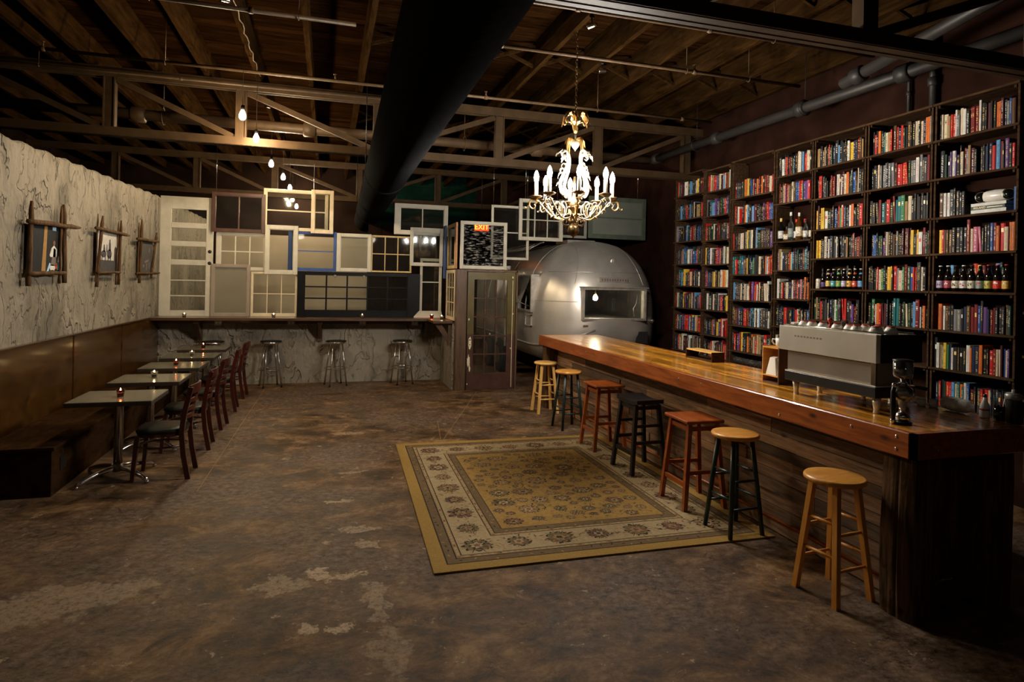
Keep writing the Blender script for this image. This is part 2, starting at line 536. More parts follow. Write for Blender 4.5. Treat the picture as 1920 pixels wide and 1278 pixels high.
    def prism(s, poly, t0, t1, axis='y', mi=0):
        """poly: 2-D outline; extruded along axis from t0 to t1"""
        n = len(poly)
        def P3(p, t):
            return {'y': (p[0], t, p[1]), 'x': (t, p[0], p[1]), 'z': (p[0], p[1], t)}[axis]
        vs = [P3(p, t0) for p in poly] + [P3(p, t1) for p in poly]
        fs = [tuple(range(n)), tuple(range(2 * n - 1, n - 1, -1))]
        for i in range(n):
            j = (i + 1) % n
            fs.append((i, i + n, j + n, j))
        return s.add(vs, fs, mi)
    def flat(s, poly3, mi=0):
        return s.add(poly3, [tuple(range(len(poly3)))], mi)
    def mesh(s, name, mats):
        me = bpy.data.meshes.new(name)
        me.from_pydata(s.v, [], s.f)
        for m in mats:
            me.materials.append(MATS[m] if isinstance(m, str) else m)
        me.polygons.foreach_set('material_index', s.m)
        me.polygons.foreach_set('use_smooth', s.sm)
        me.update()
        return me
    def build(s, name, mats, parent=None, label=None):
        if isinstance(mats, str):
            mats = [mats]
        o = bpy.data.objects.new(name, s.mesh(name, mats))
        C.objects.link(o)
        if parent is not None:
            o.parent = parent
        if label:
            o['label'] = label
        return o

def tag(o, label, cat, group=None):
    o['label'] = label
    o['category'] = cat
    if group:
        o['group'] = group
    return o

def thing(name, label, cat, loc=(0, 0, 0), rz=0, group=None):
    o = bpy.data.objects.new(name, None)
    o.empty_display_size = .1
    C.objects.link(o)
    o.location = loc
    o.rotation_euler = (0, 0, rz)
    return tag(o, label, cat, group)

def struct(o):
    o['kind'] = 'structure'
    return o

def copy_tree(o, parent=None):
    c = o.copy()
    C.objects.link(c)
    c.parent = parent
    for ch in list(o.children):
        copy_tree(ch, c)
    return c

def again(root, loc, label, rz=None, group=None):
    c = copy_tree(root)
    c.location = loc
    if rz is not None:
        c.rotation_euler = (0, 0, rz)
    c['label'] = label
    if group:
        c['group'] = group
    return c

def text_mesh(s, size, extr=.001):
    """lettering as a mesh in the x-y plane, centred"""
    cu = bpy.data.curves.new('t', 'FONT')
    cu.body = s
    cu.size = size
    cu.extrude = extr
    cu.align_x = 'CENTER'
    cu.align_y = 'CENTER'
    o = bpy.data.objects.new('t', cu)
    C.objects.link(o)
    bpy.context.view_layer.update()
    me = bpy.data.meshes.new_from_object(o.evaluated_get(bpy.context.evaluated_depsgraph_get()))
    bpy.data.objects.remove(o)
    return me

def lettering(s, size, mat, parent, M, name='lettering', extr=.001):
    me = text_mesh(s, size, extr)
    me.materials.clear()
    me.materials.append(MATS[mat])
    me.transform(M)
    o = bpy.data.objects.new(name, me)
    C.objects.link(o)
    o.parent = parent
    return o

# ================================================================== the room shell
XW = 5.78
o = struct(MB().box(-5.6, 9, -4, 18, -.1, 0).build('floor', 'stained_concrete'))
# saw-cut joints in the slab
jt = MB()
for (a, b) in (((-1.04, 5.8), (-.97, 10.9)), ((1.28, 6.95), (2.45, 10.1)), ((1.42, 8.0), (1.28, 6.95))):
    jt.beam((a[0], a[1], .0005), (b[0], b[1], .0005), .007, .001)
struct(jt.build('floor_joints', 'rug_tan'))
cl = MB()
rnd = random.Random(4)
y = -4.0
while y < 18:
    cl.box(-5.6, 9, y, y + .135, 4.74 + rnd.random() * .006, 4.79)
    y += .14
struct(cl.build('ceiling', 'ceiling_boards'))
struct(MB().box(XW, XW + .15, -4, 18, 0, 4.8).build('wall_right', 'maroon_wall'))
lo = MB()
for k in range(22):
    lo.box(-5.75, -5.6 + .01 * (k % 2), -4 + k, -3.02 + k, 0, 4.8)
struct(lo.build('wall_left_outer', 'dark_upper_wall'))
bk = MB()
for k in range(25):
    bk.box(.95, 3.9, 16.6 - .012 * (k % 2), 16.75, k * .19, k * .19 + .185)
struct(bk.build('wall_back_green', 'green_siding'))
struct(MB().box(-5.6, .95, 16.6, 16.75, 0, 4.8).build('wall_back_left', 'dark_upper_wall'))
struct(MB().box(3.9, XW, 16.6, 16.75, 0, 4.8).build('wall_back_right', 'maroon_wall'))
# plastered half wall on the left with an uneven trowelled top edge
st = MB()
rnd = random.Random(8)
n = 400
ys = [-3.9 + (16.5 + 3.9) * i / n for i in range(n + 1)]
zt = []
for i in range(n + 1):
    f = max(0, min(1, (ys[i] - 6.25) / 5.2))
    zt.append(3.02 + .13 * f + .012 * rnd.random() + .01 * math.sin(i * .7))
vs, fs = [], []
for i in range(n + 1):
    for (x, z) in ((-2.7, 0), (-2.7, zt[i] - .02), (-2.72, zt[i]), (-2.84, zt[i]), (-2.84, 0)):
        vs.append((x, ys[i], z))
for i in range(n):
    for k in range(4):
        fs.append((i * 5 + k, i * 5 + k + 1, i * 5 + 5 + k + 1, i * 5 + 5 + k))
st.add(vs, fs)
st.add([vs[k] for k in range(5)], [(0, 1, 2, 3, 4)])
struct(st.build('wall_left', 'stucco'))
# low plastered wall under the salvaged windows, and its return
struct(MB().box(-2.7, 2.10, 11.43, 11.55, 0, 1.12).build('wall_partition', 'stucco_smooth'))
struct(MB().box(2.05, 2.14, 10.32, 11.43, 0, 1.12).build('wall_return', 'stucco_smooth'))
# walls beyond the partition
struct(MB().box(-2.17, .80, 13.5, 13.6, 0, 2.72).build('wall_tan', 'tan_drape'))
dk = MB()
for k in range(9):
    dk.box(.82 + k * .27, .82 + k * .27 + .262, 13.55, 13.65 + .01 * (k % 2), 0, 3.05)
struct(dk.build('wall_dark_planks', 'dark_upper_wall'))

# ================================================================== roof structure
def truss(y, label, zb=3.56, x0=-5.6, x1=XW, nodes=None):
    t = thing('roof_truss', label, 'truss', (0, y, 0), 0)
    zt_ = zb + .78
    b = MB()
    b.beam((x0, -.045, zb + .05), (x1, -.045, zb + .05), .035, .11)
    b.beam((x0, .045, zb + .05), (x1, .045, zb + .05), .035, .11)
    b.beam((x0, 0, zb + .005), (x1, 0, zb + .005), .16, .012)
    b.build('bottom_chord', 'truss_paint', t)
    b = MB()
    b.beam((x0, -.045, zt_), (x1, -.045, zt_), .035, .12)
    b.beam((x0, .045, zt_), (x1, .045, zt_), .035, .12)
    b.build('top_chord', 'truss_paint', t)
    nodes = nodes or [-4.1, -2.63, -1.13, .62, 2.37, 3.95, 5.5]
    for i, x in enumerate(nodes):
        m_ = MB()
        m_.box(x - .055, x + .055, -.028, .028, zb + .1, zt_ - .06)
        m_.box(x - .065, x - .05, -.05, .05, zb + .1, zt_ - .06)
        m_.box(x + .05, x + .065, -.05, .05, zb + .1, zt_ - .06)
        m_.build('post', 'truss_paint', t)
    for i in range(len(nodes) - 1):
        xa, xb = nodes[i] + .07, nodes[i + 1] - .07
        if nodes[i + 1] <= .7:
            a, c = (xa, 0, zt_ - .08), (xb, 0, zb + .1)
        else:
            a, c = (xa, 0, zb + .1), (xb, 0, zt_ - .08)
        MB().beam(a, c, .05, .07).build('diagonal_brace', 'truss_paint', t)
    return t
truss(8.72, 'painted steel roof truss crossing the room behind the chandelier')
truss(14.0, 'dim steel roof truss far beyond the salvaged window wall')
truss(3.45, 'dark steel roof truss nearest the camera at top right', nodes=[-4.4, -2.8, -1.2, .5, 2.1, 3.6, 5.3])

jx = [-5.1, -4.45, -3.8, -3.2, -2.84, -2.13, -1.54, -.92, -.27, .37, 1.05, 1.70, 2.35, 2.98, 3.62, 4.27, 4.92, 5.55]
for x in jx:
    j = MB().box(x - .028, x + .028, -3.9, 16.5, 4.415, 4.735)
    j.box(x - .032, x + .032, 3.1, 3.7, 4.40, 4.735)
    jo = j.build('roof_joist', 'joist_wood')
    ji = jx.index(x)
    side = 'left' if x < .6 else 'right'
    num = ['nearest', 'second', 'third', 'fourth', 'fifth', 'sixth', 'seventh', 'eighth', 'ninth', 'tenth'][(9 - ji) if x < .6 else ji - 10]
    tag(jo, 'timber roof joist, %s one %s of the black duct' % (num, side), 'joist', 'roof joists under the ceiling boards')
for y in (4.6, 7.0, 10.6, 12.4):
    for i in range(9, len(jx) - 1):
        xa, xb = jx[i] + .035, jx[i + 1] - .035
        b = MB()
        b.beam((xa, y - .03, 4.46), (xb, y - .03, 4.68), .03, .035)
        b.beam((xa, y + .03, 4.68), (xb, y + .03, 4.46), .03, .035)
        bo = b.build('cross_bridging', 'joist_wood')
        rowt = {4.6: 'nearest row', 7.0: 'row before middle truss', 10.6: 'row behind middle truss', 12.4: 'farthest row'}[y]
        tag(bo, 'crossed wooden brace, %s right of the duct, %s' % (['just above', 'first', 'second', 'third', 'fourth', 'fifth', 'sixth', 'seventh', 'eighth'][i - 9], rowt), 'brace', 'crossed bridging braces between the joists')

# black spiral duct
t = thing('spiral_duct', 'large round black spiral air duct running under the roof trusses', 'duct', (0, 0, 0))
A, B = Vector((.52, -.5, 3.155)), Vector((.89, 16.4, 3.37))
d = (B - A)
dn = d.normalized()
u_, v_, _ = frame_of(dn)
def duct_ring(s, r, off=0.0):
    return [A + d * s + (u_ * math.cos(a) + v_ * math.sin(a)) * r + dn * off * a / (2 * PI) for a in [2 * PI * k / 40 for k in range(40)]]
mb = MB()
L = 560
vs, fs = [], []
for i in range(L + 1):
    r = .272 + (.0035 if i % 2 else 0)
    vs += duct_ring(i / L, r, 2 * d.length / L)
for i in range(L):
    for k in range(40):
        k2 = (k + 1) % 40
        # spiral seam: join the ring end to the next but one ring so that the rib winds
        if k == 39 and i + 3 <= L:
            fs.append((i * 40 + 39, (i + 2) * 40, (i + 3) * 40, (i + 1) * 40 + 39))
        elif k < 39:
            fs.append((i * 40 + k, i * 40 + k2, (i + 1) * 40 + k2, (i + 1) * 40 + k))
mb.add(vs, fs, 0, True)
mb.build('duct_shell', 'duct_metal', t)
for s in (.52, .83):
    MB().tube([A + d * s + dn * q for q in (-.03, -.02, .02, .03)], [.276, .285, .285, .276], 40).build('joint_collar', 'duct_metal', t)
for s in (.2, .52, .83):
    p = A + d * s
    b = MB()
    b.tube([p + Vector((-.27, 0, 0)), (p.x - .27, p.y, 4.74)], .006, 6)
    b.tube([p + Vector((.27, 0, 0)), (p.x + .27, p.y, 4.74)], .006, 6)
    b.build('hanger_rod', 'black_metal', t)

# pipes
def pipe(name, label, pts, r, couplings=(), hangers=(), heads=(), mat='pipe_paint'):
    t = thing(name, label, 'pipe')
    MB().tube(pts, r, 12).build('pipe_run', mat, t)
    a, b = Vector(pts[0]), Vector(pts[-1])
    dd = (b - a).normalized()
    for s in couplings:
        p = a + dd * s
        MB().tube([p - dd * r * 1.2, p - dd * r, p + dd * r, p + dd * r * 1.2], [r * 1.1, r * 1.45, r * 1.45, r * 1.1], 12).build('coupling', mat, t)
    for s in hangers:
        p = a + dd * s
        m_ = MB()
        ring = [p + Vector((dd.y, -dd.x, 0)) * (r * 1.5 * math.cos(q)) + Vector((0, 0, r * 1.5 * math.sin(q))) for q in [2 * PI * k / 14 for k in range(14)]]
        m_.tube(ring, .004, 5, closed=True)
        m_.tube([p + Vector((0, 0, r * 1.5)), (p.x, p.y, 4.74 if p.z < 4.7 else p.z + .05)], .004, 5)
        m_.build('pipe_hanger', mat, t)
    for s in heads:
        p = a + dd * s
        m_ = MB()
        m_.tube([p + Vector((0, 0, r)), p + Vector((0, 0, r + .05))], .010, 6)
        m_.lathe([(.004, 0), (.02, .004), (.02, .007), (.004, .009)], (p.x, p.y, p.z + r + .05), 8)
        m_.build('sprinkler_head', mat, t)
    return t
pipe('sprinkler_pipe', 'thin sprinkler pipe just in front of the truss behind the chandelier', [(-2.97, 7.6, 4.2), (5.2, 7.6, 4.2)], .019, (.05, 4.85, 7.7), (1.2, 3.7, 6.4), (.05, 3.0, 4.85))
pipe('sprinkler_pipe', 'thin sprinkler pipe crossing above the chandelier, ends at the duct', [(1.2, 5.88, 4.2), (5.2, 5.88, 4.2)], .019, (.4, 2.6), (2.5, 3.3), (2.6,))
pipe('sprinkler_pipe', 'thin sprinkler pipe at upper left stopping at the black duct', [(-3.1, 5.86, 4.2), (.2, 5.86, 4.2)], .019, (2.4,), (1.6, 2.8))
pipe('sprinkler_pipe', 'thin sprinkler pipe highest in the picture, above the chandelier chain', [(-1.6, 4.87, 4.2), (5.2, 4.87, 4.2)], .019, (3.6, 4.9), (4.9, 5.6), (3.6,))
pipe('conduit', 'slim conduit running beside the top chord of the middle truss', [(-5.3, 8.5, 4.28), (.9, 8.5, 4.30)], .014, (3.5,), (2.0,))
pipe('water_main', 'fat horizontal pipe behind the middle truss', [(-4.5, 9.42, 4.02), (5.24, 9.42, 4.0)], .075, (2.0, 4.2, 7.7), (2.3, 6.5))
pipe('water_main', 'fat grey pipe running away along the bookshelf wall', [(5.3, 2.0, 3.93), (5.3, 9.32, 4.0)], .062, (2.6, 3.95, 5.6, 7.3), (3.9, 6.1), mat='grey_pipe_paint')
pipe('drain_pipe', 'dark sloping pipe at the top right corner', [(4.95, 5.0, 3.93), (4.9, 2.0, 4.35)], .055, (.2,), mat='grey_pipe_paint')
pipe('wall_conduit', 'thin vertical grey conduit on the wall above the bookshelf', [(5.74, 4.93, 3.55), (5.74, 4.93, 4.6)], .018, (.35,), mat='grey_pipe_paint')
pipe('riser_pipe', 'round dark riser pipe behind the books of the sixth bookcase', [(5.738, 4.66, 3.64), (5.738, 4.66, 4.6)], .036, (.3,), mat='grey_pipe_paint')

# ================================================================== pendants and their string
def pendant(x, y, z, ztop, label, first=[None]):
    if first[0] is None:
        t = thing('pendant_bulb', label, 'light', (x, y, z), 0, 'bare bulbs strung down the room')
        pr = [(.0001, -.062), (.016, -.058), (.029, -.045), (.035, -.022), (.033, 0), (.024, .022), (.015, .040), (.013, .05)]
        MB().lathe(pr, n=12).build('bulb', 'pendant_glow', t)
        MB().lathe([(.015, .045), (.019, .05), (.019, .095), (.008, .105)], n=12).build('socket', 'black_metal', t)
        MB().tube([(0, 0, .1), (0, 0, ztop - z)], .0035, 6).build('cord', 'black_metal', t)
        first[0] = t
        return t
    return again(first[0], (x, y, z), label)
pendant(-.93, 7.27, 3.62, 4.70, 'hanging bare bulb nearest the camera in the string')
pendant(-.91, 8.40, 3.62, 4.70, 'second nearest hanging bulb, just before the middle truss')
pendant(-.88, 10.2, 3.62, 4.70, 'third hanging bulb, beneath the middle truss')
pendant(-.79, 11.46, 3.62, 4.70, 'fourth hanging bulb, above the white sash')
pendant(-.75, 12.75, 3.62, 4.70, 'bulb just over the top edge of the white sash')
pendant(-.80, 14.6, 3.62, 4.70, 'upper bulb seen through the white sash')
pendant(-.78, 16.0, 3.62, 4.70, 'farthest bulb seen low through the white sash')

# small spotlights clamped to the joists and the cable sagging along one of them
def spotlight(loc, rz, label):
    t = thing('clamp_spotlight', label, 'spotlight', loc, rz, 'unlit spotlights under the ceiling')
    MB().lathe([(.0001, -.05), (.02, -.048), (.026, -.03), (.034, .03), (.036, .035), (.032, .035), (.0001, .01)], n=14, axis='y').build('lamp_head', 'chrome', t)
    MB().tube([(0, 0, .02), (0, 0, .08)], .006, 6).build('stem', 'black_metal', t)
    MB().bbox(-.02, .02, -.015, .015, .07, .095, .003).build('clamp', 'black_metal', t)
spotlight((-.93, 5.98, 4.32), 2.2, 'small unlit spotlight clamped at the top of the picture left of the duct')
spotlight((-.88, 9.5, 4.32), 2.5, 'small unlit spotlight behind the nearest hanging bulbs')
spotlight((2.36, 5.4, 4.32), .6, 'small unlit spotlight near the chandelier chain top')
spotlight((2.98, 6.5, 4.32), 1.2, 'small unlit spotlight right of the chandelier chain')
o_ = MB().tube([(-.885 + .012 * math.sin(k * 1.9), 5.9 + k * .12, 4.405 + .008 * math.sin(k * 2.7)) for k in range(22)], .006, 6).build('power_cable', 'pipe_paint')
tag(o_, 'thin cable running under the joist above the hanging bulbs', 'cable')

# fill lamps added out of view behind the camera to brighten the room
def fill_lamp(x, y, z, label, power):
    t = thing('fill_lamp', label, 'light', (x, y, z), 0, 'added fill lamps behind the camera')
    MB().lathe([(.02, .22), (.05, .2), (.16, .06), (.165, .055), (.05, .19), (.02, .21)], n=20).build('lamp_shade', 'black_metal', t)
    MB().tube([(0, 0, .2), (0, 0, 4.7 - z)], .004, 6).build('cord', 'black_metal', t)
    l = bpy.data.lights.new('fill_lamp_light', 'POINT')
    l.energy = power
    l.color = (1, .86, .68)
    l.shadow_soft_size = .12
    lo_ = bpy.data.objects.new('lamp_light', l)
    C.objects.link(lo_)
    lo_.parent = t
    lo_.location = (0, 0, 0)
    return t
fill_lamp(-1.0, -1.2, 3.4, 'added metal shaded fill lamp behind the camera on the left', REAR_FILL)
fill_lamp(1.6, -1.4, 3.4, 'added metal shaded fill lamp behind the camera on the right', REAR_FILL)

# ================================================================== salvaged windows and doors
def pane_grid(x0, x1, z0, z1, nx, ny, t):
    xs = [x0 + (x1 - x0) * i / nx for i in range(nx + 1)]
    zs = [z0 + (z1 - z0) * i / ny for i in range(ny + 1)]
    return xs, zs
def sash(name, label, cat, x0, x1, z0, z1, y, nx=1, ny=1, paint='white_paint', fr=.05, bot=None, top=None, lft=None, mt=.018, glass='window_glass', th=.035, wires=(), wire_top=4.35, axis='y', group=None, zsplit=None, extra=None):
    """a framed window lying in the plane y = const (axis y) or x = const (axis x)"""
    bot = fr if bot is None else bot
    top = fr if top is None else top
    lft = fr if lft is None else lft
    if axis == 'y':
        t = thing(name, label, cat, (x0, y, z0), 0, group)
    else:
        t = thing(name, label, cat, (y, x0, z0), PI / 2, group)
    t['kind'] = 'thing'
    w_, h_ = x1 - x0, z1 - z0
    m_ = MB()
    hy = th / 2
    m_.bbox(0, lft, -hy, hy, 0, h_, .004)
    m_.bbox(w_ - fr, w_, -hy, hy, 0, h_, .004)
    m_.bbox(lft, w_ - fr, -hy, hy, 0, bot, .004)
    m_.bbox(lft, w_ - fr, -hy, hy, h_ - top, h_, .004)
    # glazing bead
    b = .008
    m_.box(lft, lft + b, -hy * .5, hy * .5, bot, h_ - top)
    m_.box(w_ - fr - b, w_ - fr, -hy * .5, hy * .5, bot, h_ - top)
    m_.box(lft, w_ - fr, -hy * .5, hy * .5, bot, bot + b)
    m_.box(lft, w_ - fr, -hy * .5, hy * .5, h_ - top - b, h_ - top)
    m_.build('frame', paint, t)
    ix0, ix1, iz0, iz1 = lft, w_ - fr, bot, h_ - top
    for i in range(1, nx):
        x = ix0 + (ix1 - ix0) * i / nx
        MB().box(x - mt / 2, x + mt / 2, -hy * .7, hy * .7, iz0, iz1).build('muntin', paint, t)
    for j in range(1, ny):
        z = iz0 + (iz1 - iz0) * (zsplit if zsplit else j / ny)
        MB().box(ix0, ix1, -hy * .65, hy * .65, z - mt / 2, z + mt / 2).build('muntin', paint, t)
    MB().box(ix0, ix1, -.0015, .0015, iz0, iz1).build('glass_pane', glass, t)
    for wx in wires:
        MB().tube([(wx - x0, 0, h_ - .01), (wx - x0, 0, wire_top - z0)], .003, 5).build('hanging_wire', 'chrome', t)
    return t

ZC = 1.172
# tall white glazed door standing on the counter at far left
t = thing('glazed_door', 'tall white door with six wide glass lights, standing on the counter at far left', 'door', (-2.675, 11.40, ZC))
def zz(q):
    return 3.17 - (q - 160) * .0021 - ZC
W_, H_ = .80, 3.165 - ZC
lx, rx = .165, .725 - .03
rows = [(262, 368), (412, 515), (557, 662), (705, 822), (832, 945), (955, 1065)]
m_ = MB()
m_.bbox(0, lx, -.022, .022, 0, H_)
m_.bbox(rx, W_, -.022, .022, 0, H_)
m_.bbox(lx, rx, -.022, .022, zz(262), H_)
m_.bbox(lx, rx, -.022, .022, 0, zz(1065))
for a, b in zip(rows[:-1], rows[1:]):
    m_.bbox(lx, rx, -.02, .02, zz(b[0]), zz(a[1]), .006)
m_.build('frame', 'white_paint', t)
for a in rows:
    MB().box(lx, rx, -.002, .002, zz(a[1]), zz(a[0])).build('glass_pane', 'window_glass', t)
MB().box(lx + .02, rx - .02, .0, .001, H_ - .16, H_ - .158).build('rail_line', 'taupe_paint', t)
for z in (2.26, 2.065):
    MB().lathe([(.030, -.0245), (.030, -.0225), (.020, -.0235), (.0001, -.0235)], (W_ - .045, 0, z - ZC), 12, axis='y').build('lock_hole', 'window_void', t)

sash('salvaged_window', 'dark brown two pane sash hung beside the tall white door', 'window', -1.895, -1.055, 2.60, 3.27, 11.33, 2, 1, 'brown_paint', .055, wires=(-1.83,))
sash('salvaged_window', 'wide white sash with one crossbar under the hanging bulbs', 'window', -1.09, -.02, 2.67, 3.385, 11.38, 1, 2, 'cream_paint', .05, zsplit=.48, mt=.02)
sash('salvaged_window', 'narrow upright white casement hung highest, beside the duct', 'window', -.308, .07, 2.64, 3.405, 11.335, 1, 1, 'cream_paint', .06, wires=(-.27,))
sash('salvaged_window', 'small portrait white casement overlapping the blue window', 'window', -1.052, -.515, 1.905, 2.755, 11.33, 1, 1, 'white_paint', .07)
sash('salvaged_window', 'white six pane window behind the taupe one', 'window', -1.825, -1.02, 1.96, 2.60, 11.41, 3, 2, 'white_paint', .05, lft=.07)
sash('salvaged_window', 'blue framed two light window in the middle of the wall', 'window', -.68, .135, 1.978, 2.68, 11.405, 1, 2, 'blue_paint', .045, lft=.065)
sash('salvaged_window', 'taupe framed single light window standing on the counter', 'window', -1.89, -1.28, ZC, 2.06, 11.365, 1, 1, 'taupe_paint', .055, glass='dusty_glass')
sash('salvaged_window', 'cream six pane window standing next to the black door', 'window', -1.266, -.512, ZC, 1.94, 11.39, 3, 2, 'cream_paint', .03, bot=.05, mt=.013)
sash('salvaged_window', 'square peeling white window under the duct', 'window', .135, .735, 1.985, 2.665, 11.37, 1, 1, 'white_paint', .055, lft=.07, glass='dusty_glass')
sash('salvaged_window', 'yellow framed six pane window right of the peeling one', 'window', .735, 1.47, 1.985, 2.655, 11.40, 3, 2, 'yellow_paint', .022, mt=.016)
sash('salvaged_window', 'wide white two pane sash hung right of the duct', 'window', 1.14, 2.13, 2.69, 3.26, 11.37, 2, 1, 'white_paint', .075, lft=.11, wires=(1.17,))
sash('salvaged_window', 'white upper sash with a deep top rail, overlapping the tall one', 'window', 1.432, 2.04, 2.12, 2.825, 11.33, 1, 1, 'white_paint', .055, top=.085)
sash('salvaged_window', 'tall white double light window right of the black door', 'window', 1.635, 2.04, 1.2, 2.265, 11.392, 1, 2, 'white_paint', .045, lft=.035, zsplit=.60, bot=.03)
t = MB().add([(1.50, 11.16, ZC + .004), (2.03, 11.16, ZC + .004), (2.03, 11.33, ZC + .1), (1.62, 11.33, ZC + .1), (1.50, 11.16, ZC + .024), (2.03, 11.16, ZC + .024), (2.03, 11.33, ZC + .12), (1.62, 11.33, ZC + .12)],
     [(0, 3, 2, 1), (4, 5, 6, 7), (0, 1, 5, 4), (1, 2, 6, 5), (2, 3, 7, 6), (3, 0, 4, 7)]).build('window_sill_board', 'white_paint')
tag(t, 'sloping white sill board on the counter below the tall double light window', 'board')

# black door lying on its side, five by three lights
t = thing('glazed_door', 'black fifteen light door laid on its side on the counter', 'door', (-.512, 11.35, ZC))
gx = [.13 + i * .356 for i in range(6)]
gz = [.125 + i * .203 for i in range(4)]
Wd, Hd = 2.14, .80
m_ = MB()
m_.bbox(0, gx[0], -.022, .022, 0, Hd)
m_.bbox(gx[-1], Wd, -.022, .022, 0, Hd)
m_.bbox(gx[0], gx[-1], -.022, .022, 0, gz[0])
m_.bbox(gx[0], gx[-1], -.022, .022, gz[-1], Hd)
m_.build('frame', 'black_door_paint', t)
for x in gx[1:-1]:
    MB().bbox(x - .014, x + .014, -.018, .018, gz[0], gz[-1]).build('muntin', 'black_door_paint', t)
for z in gz[1:-1]:
    MB().bbox(gx[0], gx[-1], -.017, .017, z - .012, z + .012).build('muntin', 'black_door_paint', t)
MB().box(gx[0], gx[-1], -.002, .002, gz[0], gz[-1]).build('glass_pane', 'window_glass', t)
for x in (.63, 1.13):
    MB().lathe([(.0001, -.030), (.022, -.028), (.026, -.022)], (x, 0, Hd - .075), 12, axis='y').build('lock_rosette', 'grey_paint', t)

# return wall windows
sash('salvaged_window', 'narrow wood and blue framed window at the corner above the return counter', 'window', 10.36, 11.05, 2.07, 2.86, 2.09, 1, 1, 'yellow_paint', .05, axis='x')
sash('salvaged_window', 'orange wood edged window turned edgewise beside the exit window', 'window', 10.30, 10.36, 2.07, 2.86, 2.09, 1, 1, 'orange_wood', .02, axis='x')
sash('salvaged_window', 'cream peeling divided window on the return counter', 'window', 10.34, 11.1, ZC, 2.05, 2.09, 3, 3, 'cream_paint', .05, axis='x')
t = MB().box(2.045, 2.075, 11.13, 11.30, 1.9, 2.87).build('blue_board', 'blue_paint')
tag(t, 'upright blue painted board in the corner of the window wall', 'board')

# olive and brown glazed door in its post frame
t = thing('door_1', 'olive and brown fifteen light door beside the trailer', 'door', (2.285, 10.25, .006))
t['kind'] = 'structure'
del t['category']
Wd, Hd = .85, 2.01
gx = [.115 + i * .197 for i in range(4)]
gz = [.28 + i * .321 for i in range(6)]
m_ = MB()
def two_tone(x0, x1, z0, z1):
    zs_ = .95
    if z0 < zs_ < z1:
        m_.box(x0, x1, -.022, .022, zs_, z1, 0)
        m_.box(x0, x1, -.022, .022, z0, zs_, 1)
    else:
        m_.box(x0, x1, -.022, .022, z0, z1, 0 if z0 >= zs_ else 1)
two_tone(0, gx[0], 0, Hd)
two_tone(gx[-1], Wd, 0, Hd)
m_.box(gx[0], gx[-1], -.0225, .0225, 0, gz[0], 1)
m_.box(gx[0], gx[-1], -.0225, .0225, gz[-1], Hd, 0)
m_.build('door_leaf', ['olive_paint', 'brown_door_paint'], t)
for x in gx[1:-1]:
    MB().bbox(x - .011, x + .011, -.017, .017, gz[0], gz[-1]).build('muntin', 'brown_door_paint', t)
for z in gz[1:-1]:
    MB().bbox(gx[0], gx[-1], -.016, .016, z - .011, z + .011).build('muntin', 'brown_door_paint', t)
MB().box(gx[0], gx[-1], -.002, .002, gz[0], gz[-1]).build('glass_pane', 'window_glass', t)
rnd = random.Random(3)
def blotch(cx, cz, rx_, rz_, yy, mat, par, name, jag=.25, n=18):
    pl = []
    for k in range(n):
        a = 2 * PI * k / n
        r = 1 + rnd.uniform(-jag, jag)
        pl.append((cx + rx_ * r * math.cos(a), cz + rz_ * r * math.sin(a)))
    return MB().prism(pl, yy - .001, yy, 'y').build(name, mat, par)
blotch(.055, .80, .026, .11, -.0235, 'bare_patch', t, 'bare_patch', .12)
MB().lathe([(.012, -.0265), (.012, -.025)], (.055, 0, .85), 10, axis='y').build('keyhole', 'window_void', t)
MB().lathe([(.010, -.0265), (.010, -.025)], (.055, 0, .77), 10, axis='y').build('keyhole', 'window_void', t)
blotch(.035, .50, .022, .09, -.0235, 'bare_patch', t, 'paint_chip', .4)
blotch(.055, .38, .012, .06, -.0235, 'bare_patch', t, 'paint_chip', .4)
for (cx, cz, r) in ((.80, 1.93, .012), (.78, .7, .01), (.03, 1.2, .012), (.4, .95, .008), (.02, .1, .01), (.815, 1.3, .008)):
    blotch(cx, cz, r, r * 1.5, -.0235, 'bare_patch', t, 'paint_chip', .4, 9)
MB().box(Wd - .055, Wd - .046, -.0255, -.023, .03, 1.88).build('edge_strip', 'bare_patch', t)
struct(MB().bbox(2.085, 2.265, 10.20, 10.31, 0, 2.055).build('trim_1', 'post_wood'))
struct(MB().bbox(3.142, 3.175, 10.21, 10.30, 0, 2.055).build('trim_2', 'post_wood'))
struct(MB().bbox(2.265, 3.175, 10.21, 10.30, 2.022, 2.06).build('trim_3', 'post_wood'))
# exit window on top of the door frame
sash('salvaged_window', 'square peeling white window on top of the olive door showing the exit sign', 'window', 2.14, 2.965, 2.068, 2.885, 10.25, 1, 1, 'white_paint', .05, glass='reflection_streak_glass')
sash('salvaged_window', 'thin white two light sash hung behind the exit window', 'window', 2.705, 3.40, 2.25, 3.20, 10.36, 1, 2, 'white_paint', .035, mt=.02, wires=(2.74, 3.36))
sash('salvaged_window', 'white six pane window hung left of the chandelier', 'window', 3.185, 4.01, 2.60, 3.33, 10.28, 3, 2, 'white_paint', .055, mt=.016, wires=(3.3, 3.9))
sash('salvaged_window', 'grey framed window hung just behind the chandelier', 'window', 3.95, 4.50, 2.68, 3.36, 10.34, 1, 1, 'grey_paint', .04, wires=(4.1,))
sash('salvaged_window', 'sage green framed window with two frosted lights above the trailer', 'window', 4.515, 5.675, 2.69, 3.46, 10.30, 1, 2, 'sage_paint', .075, mt=.025, glass='frosted_grey', wires=(4.7, 5.5))
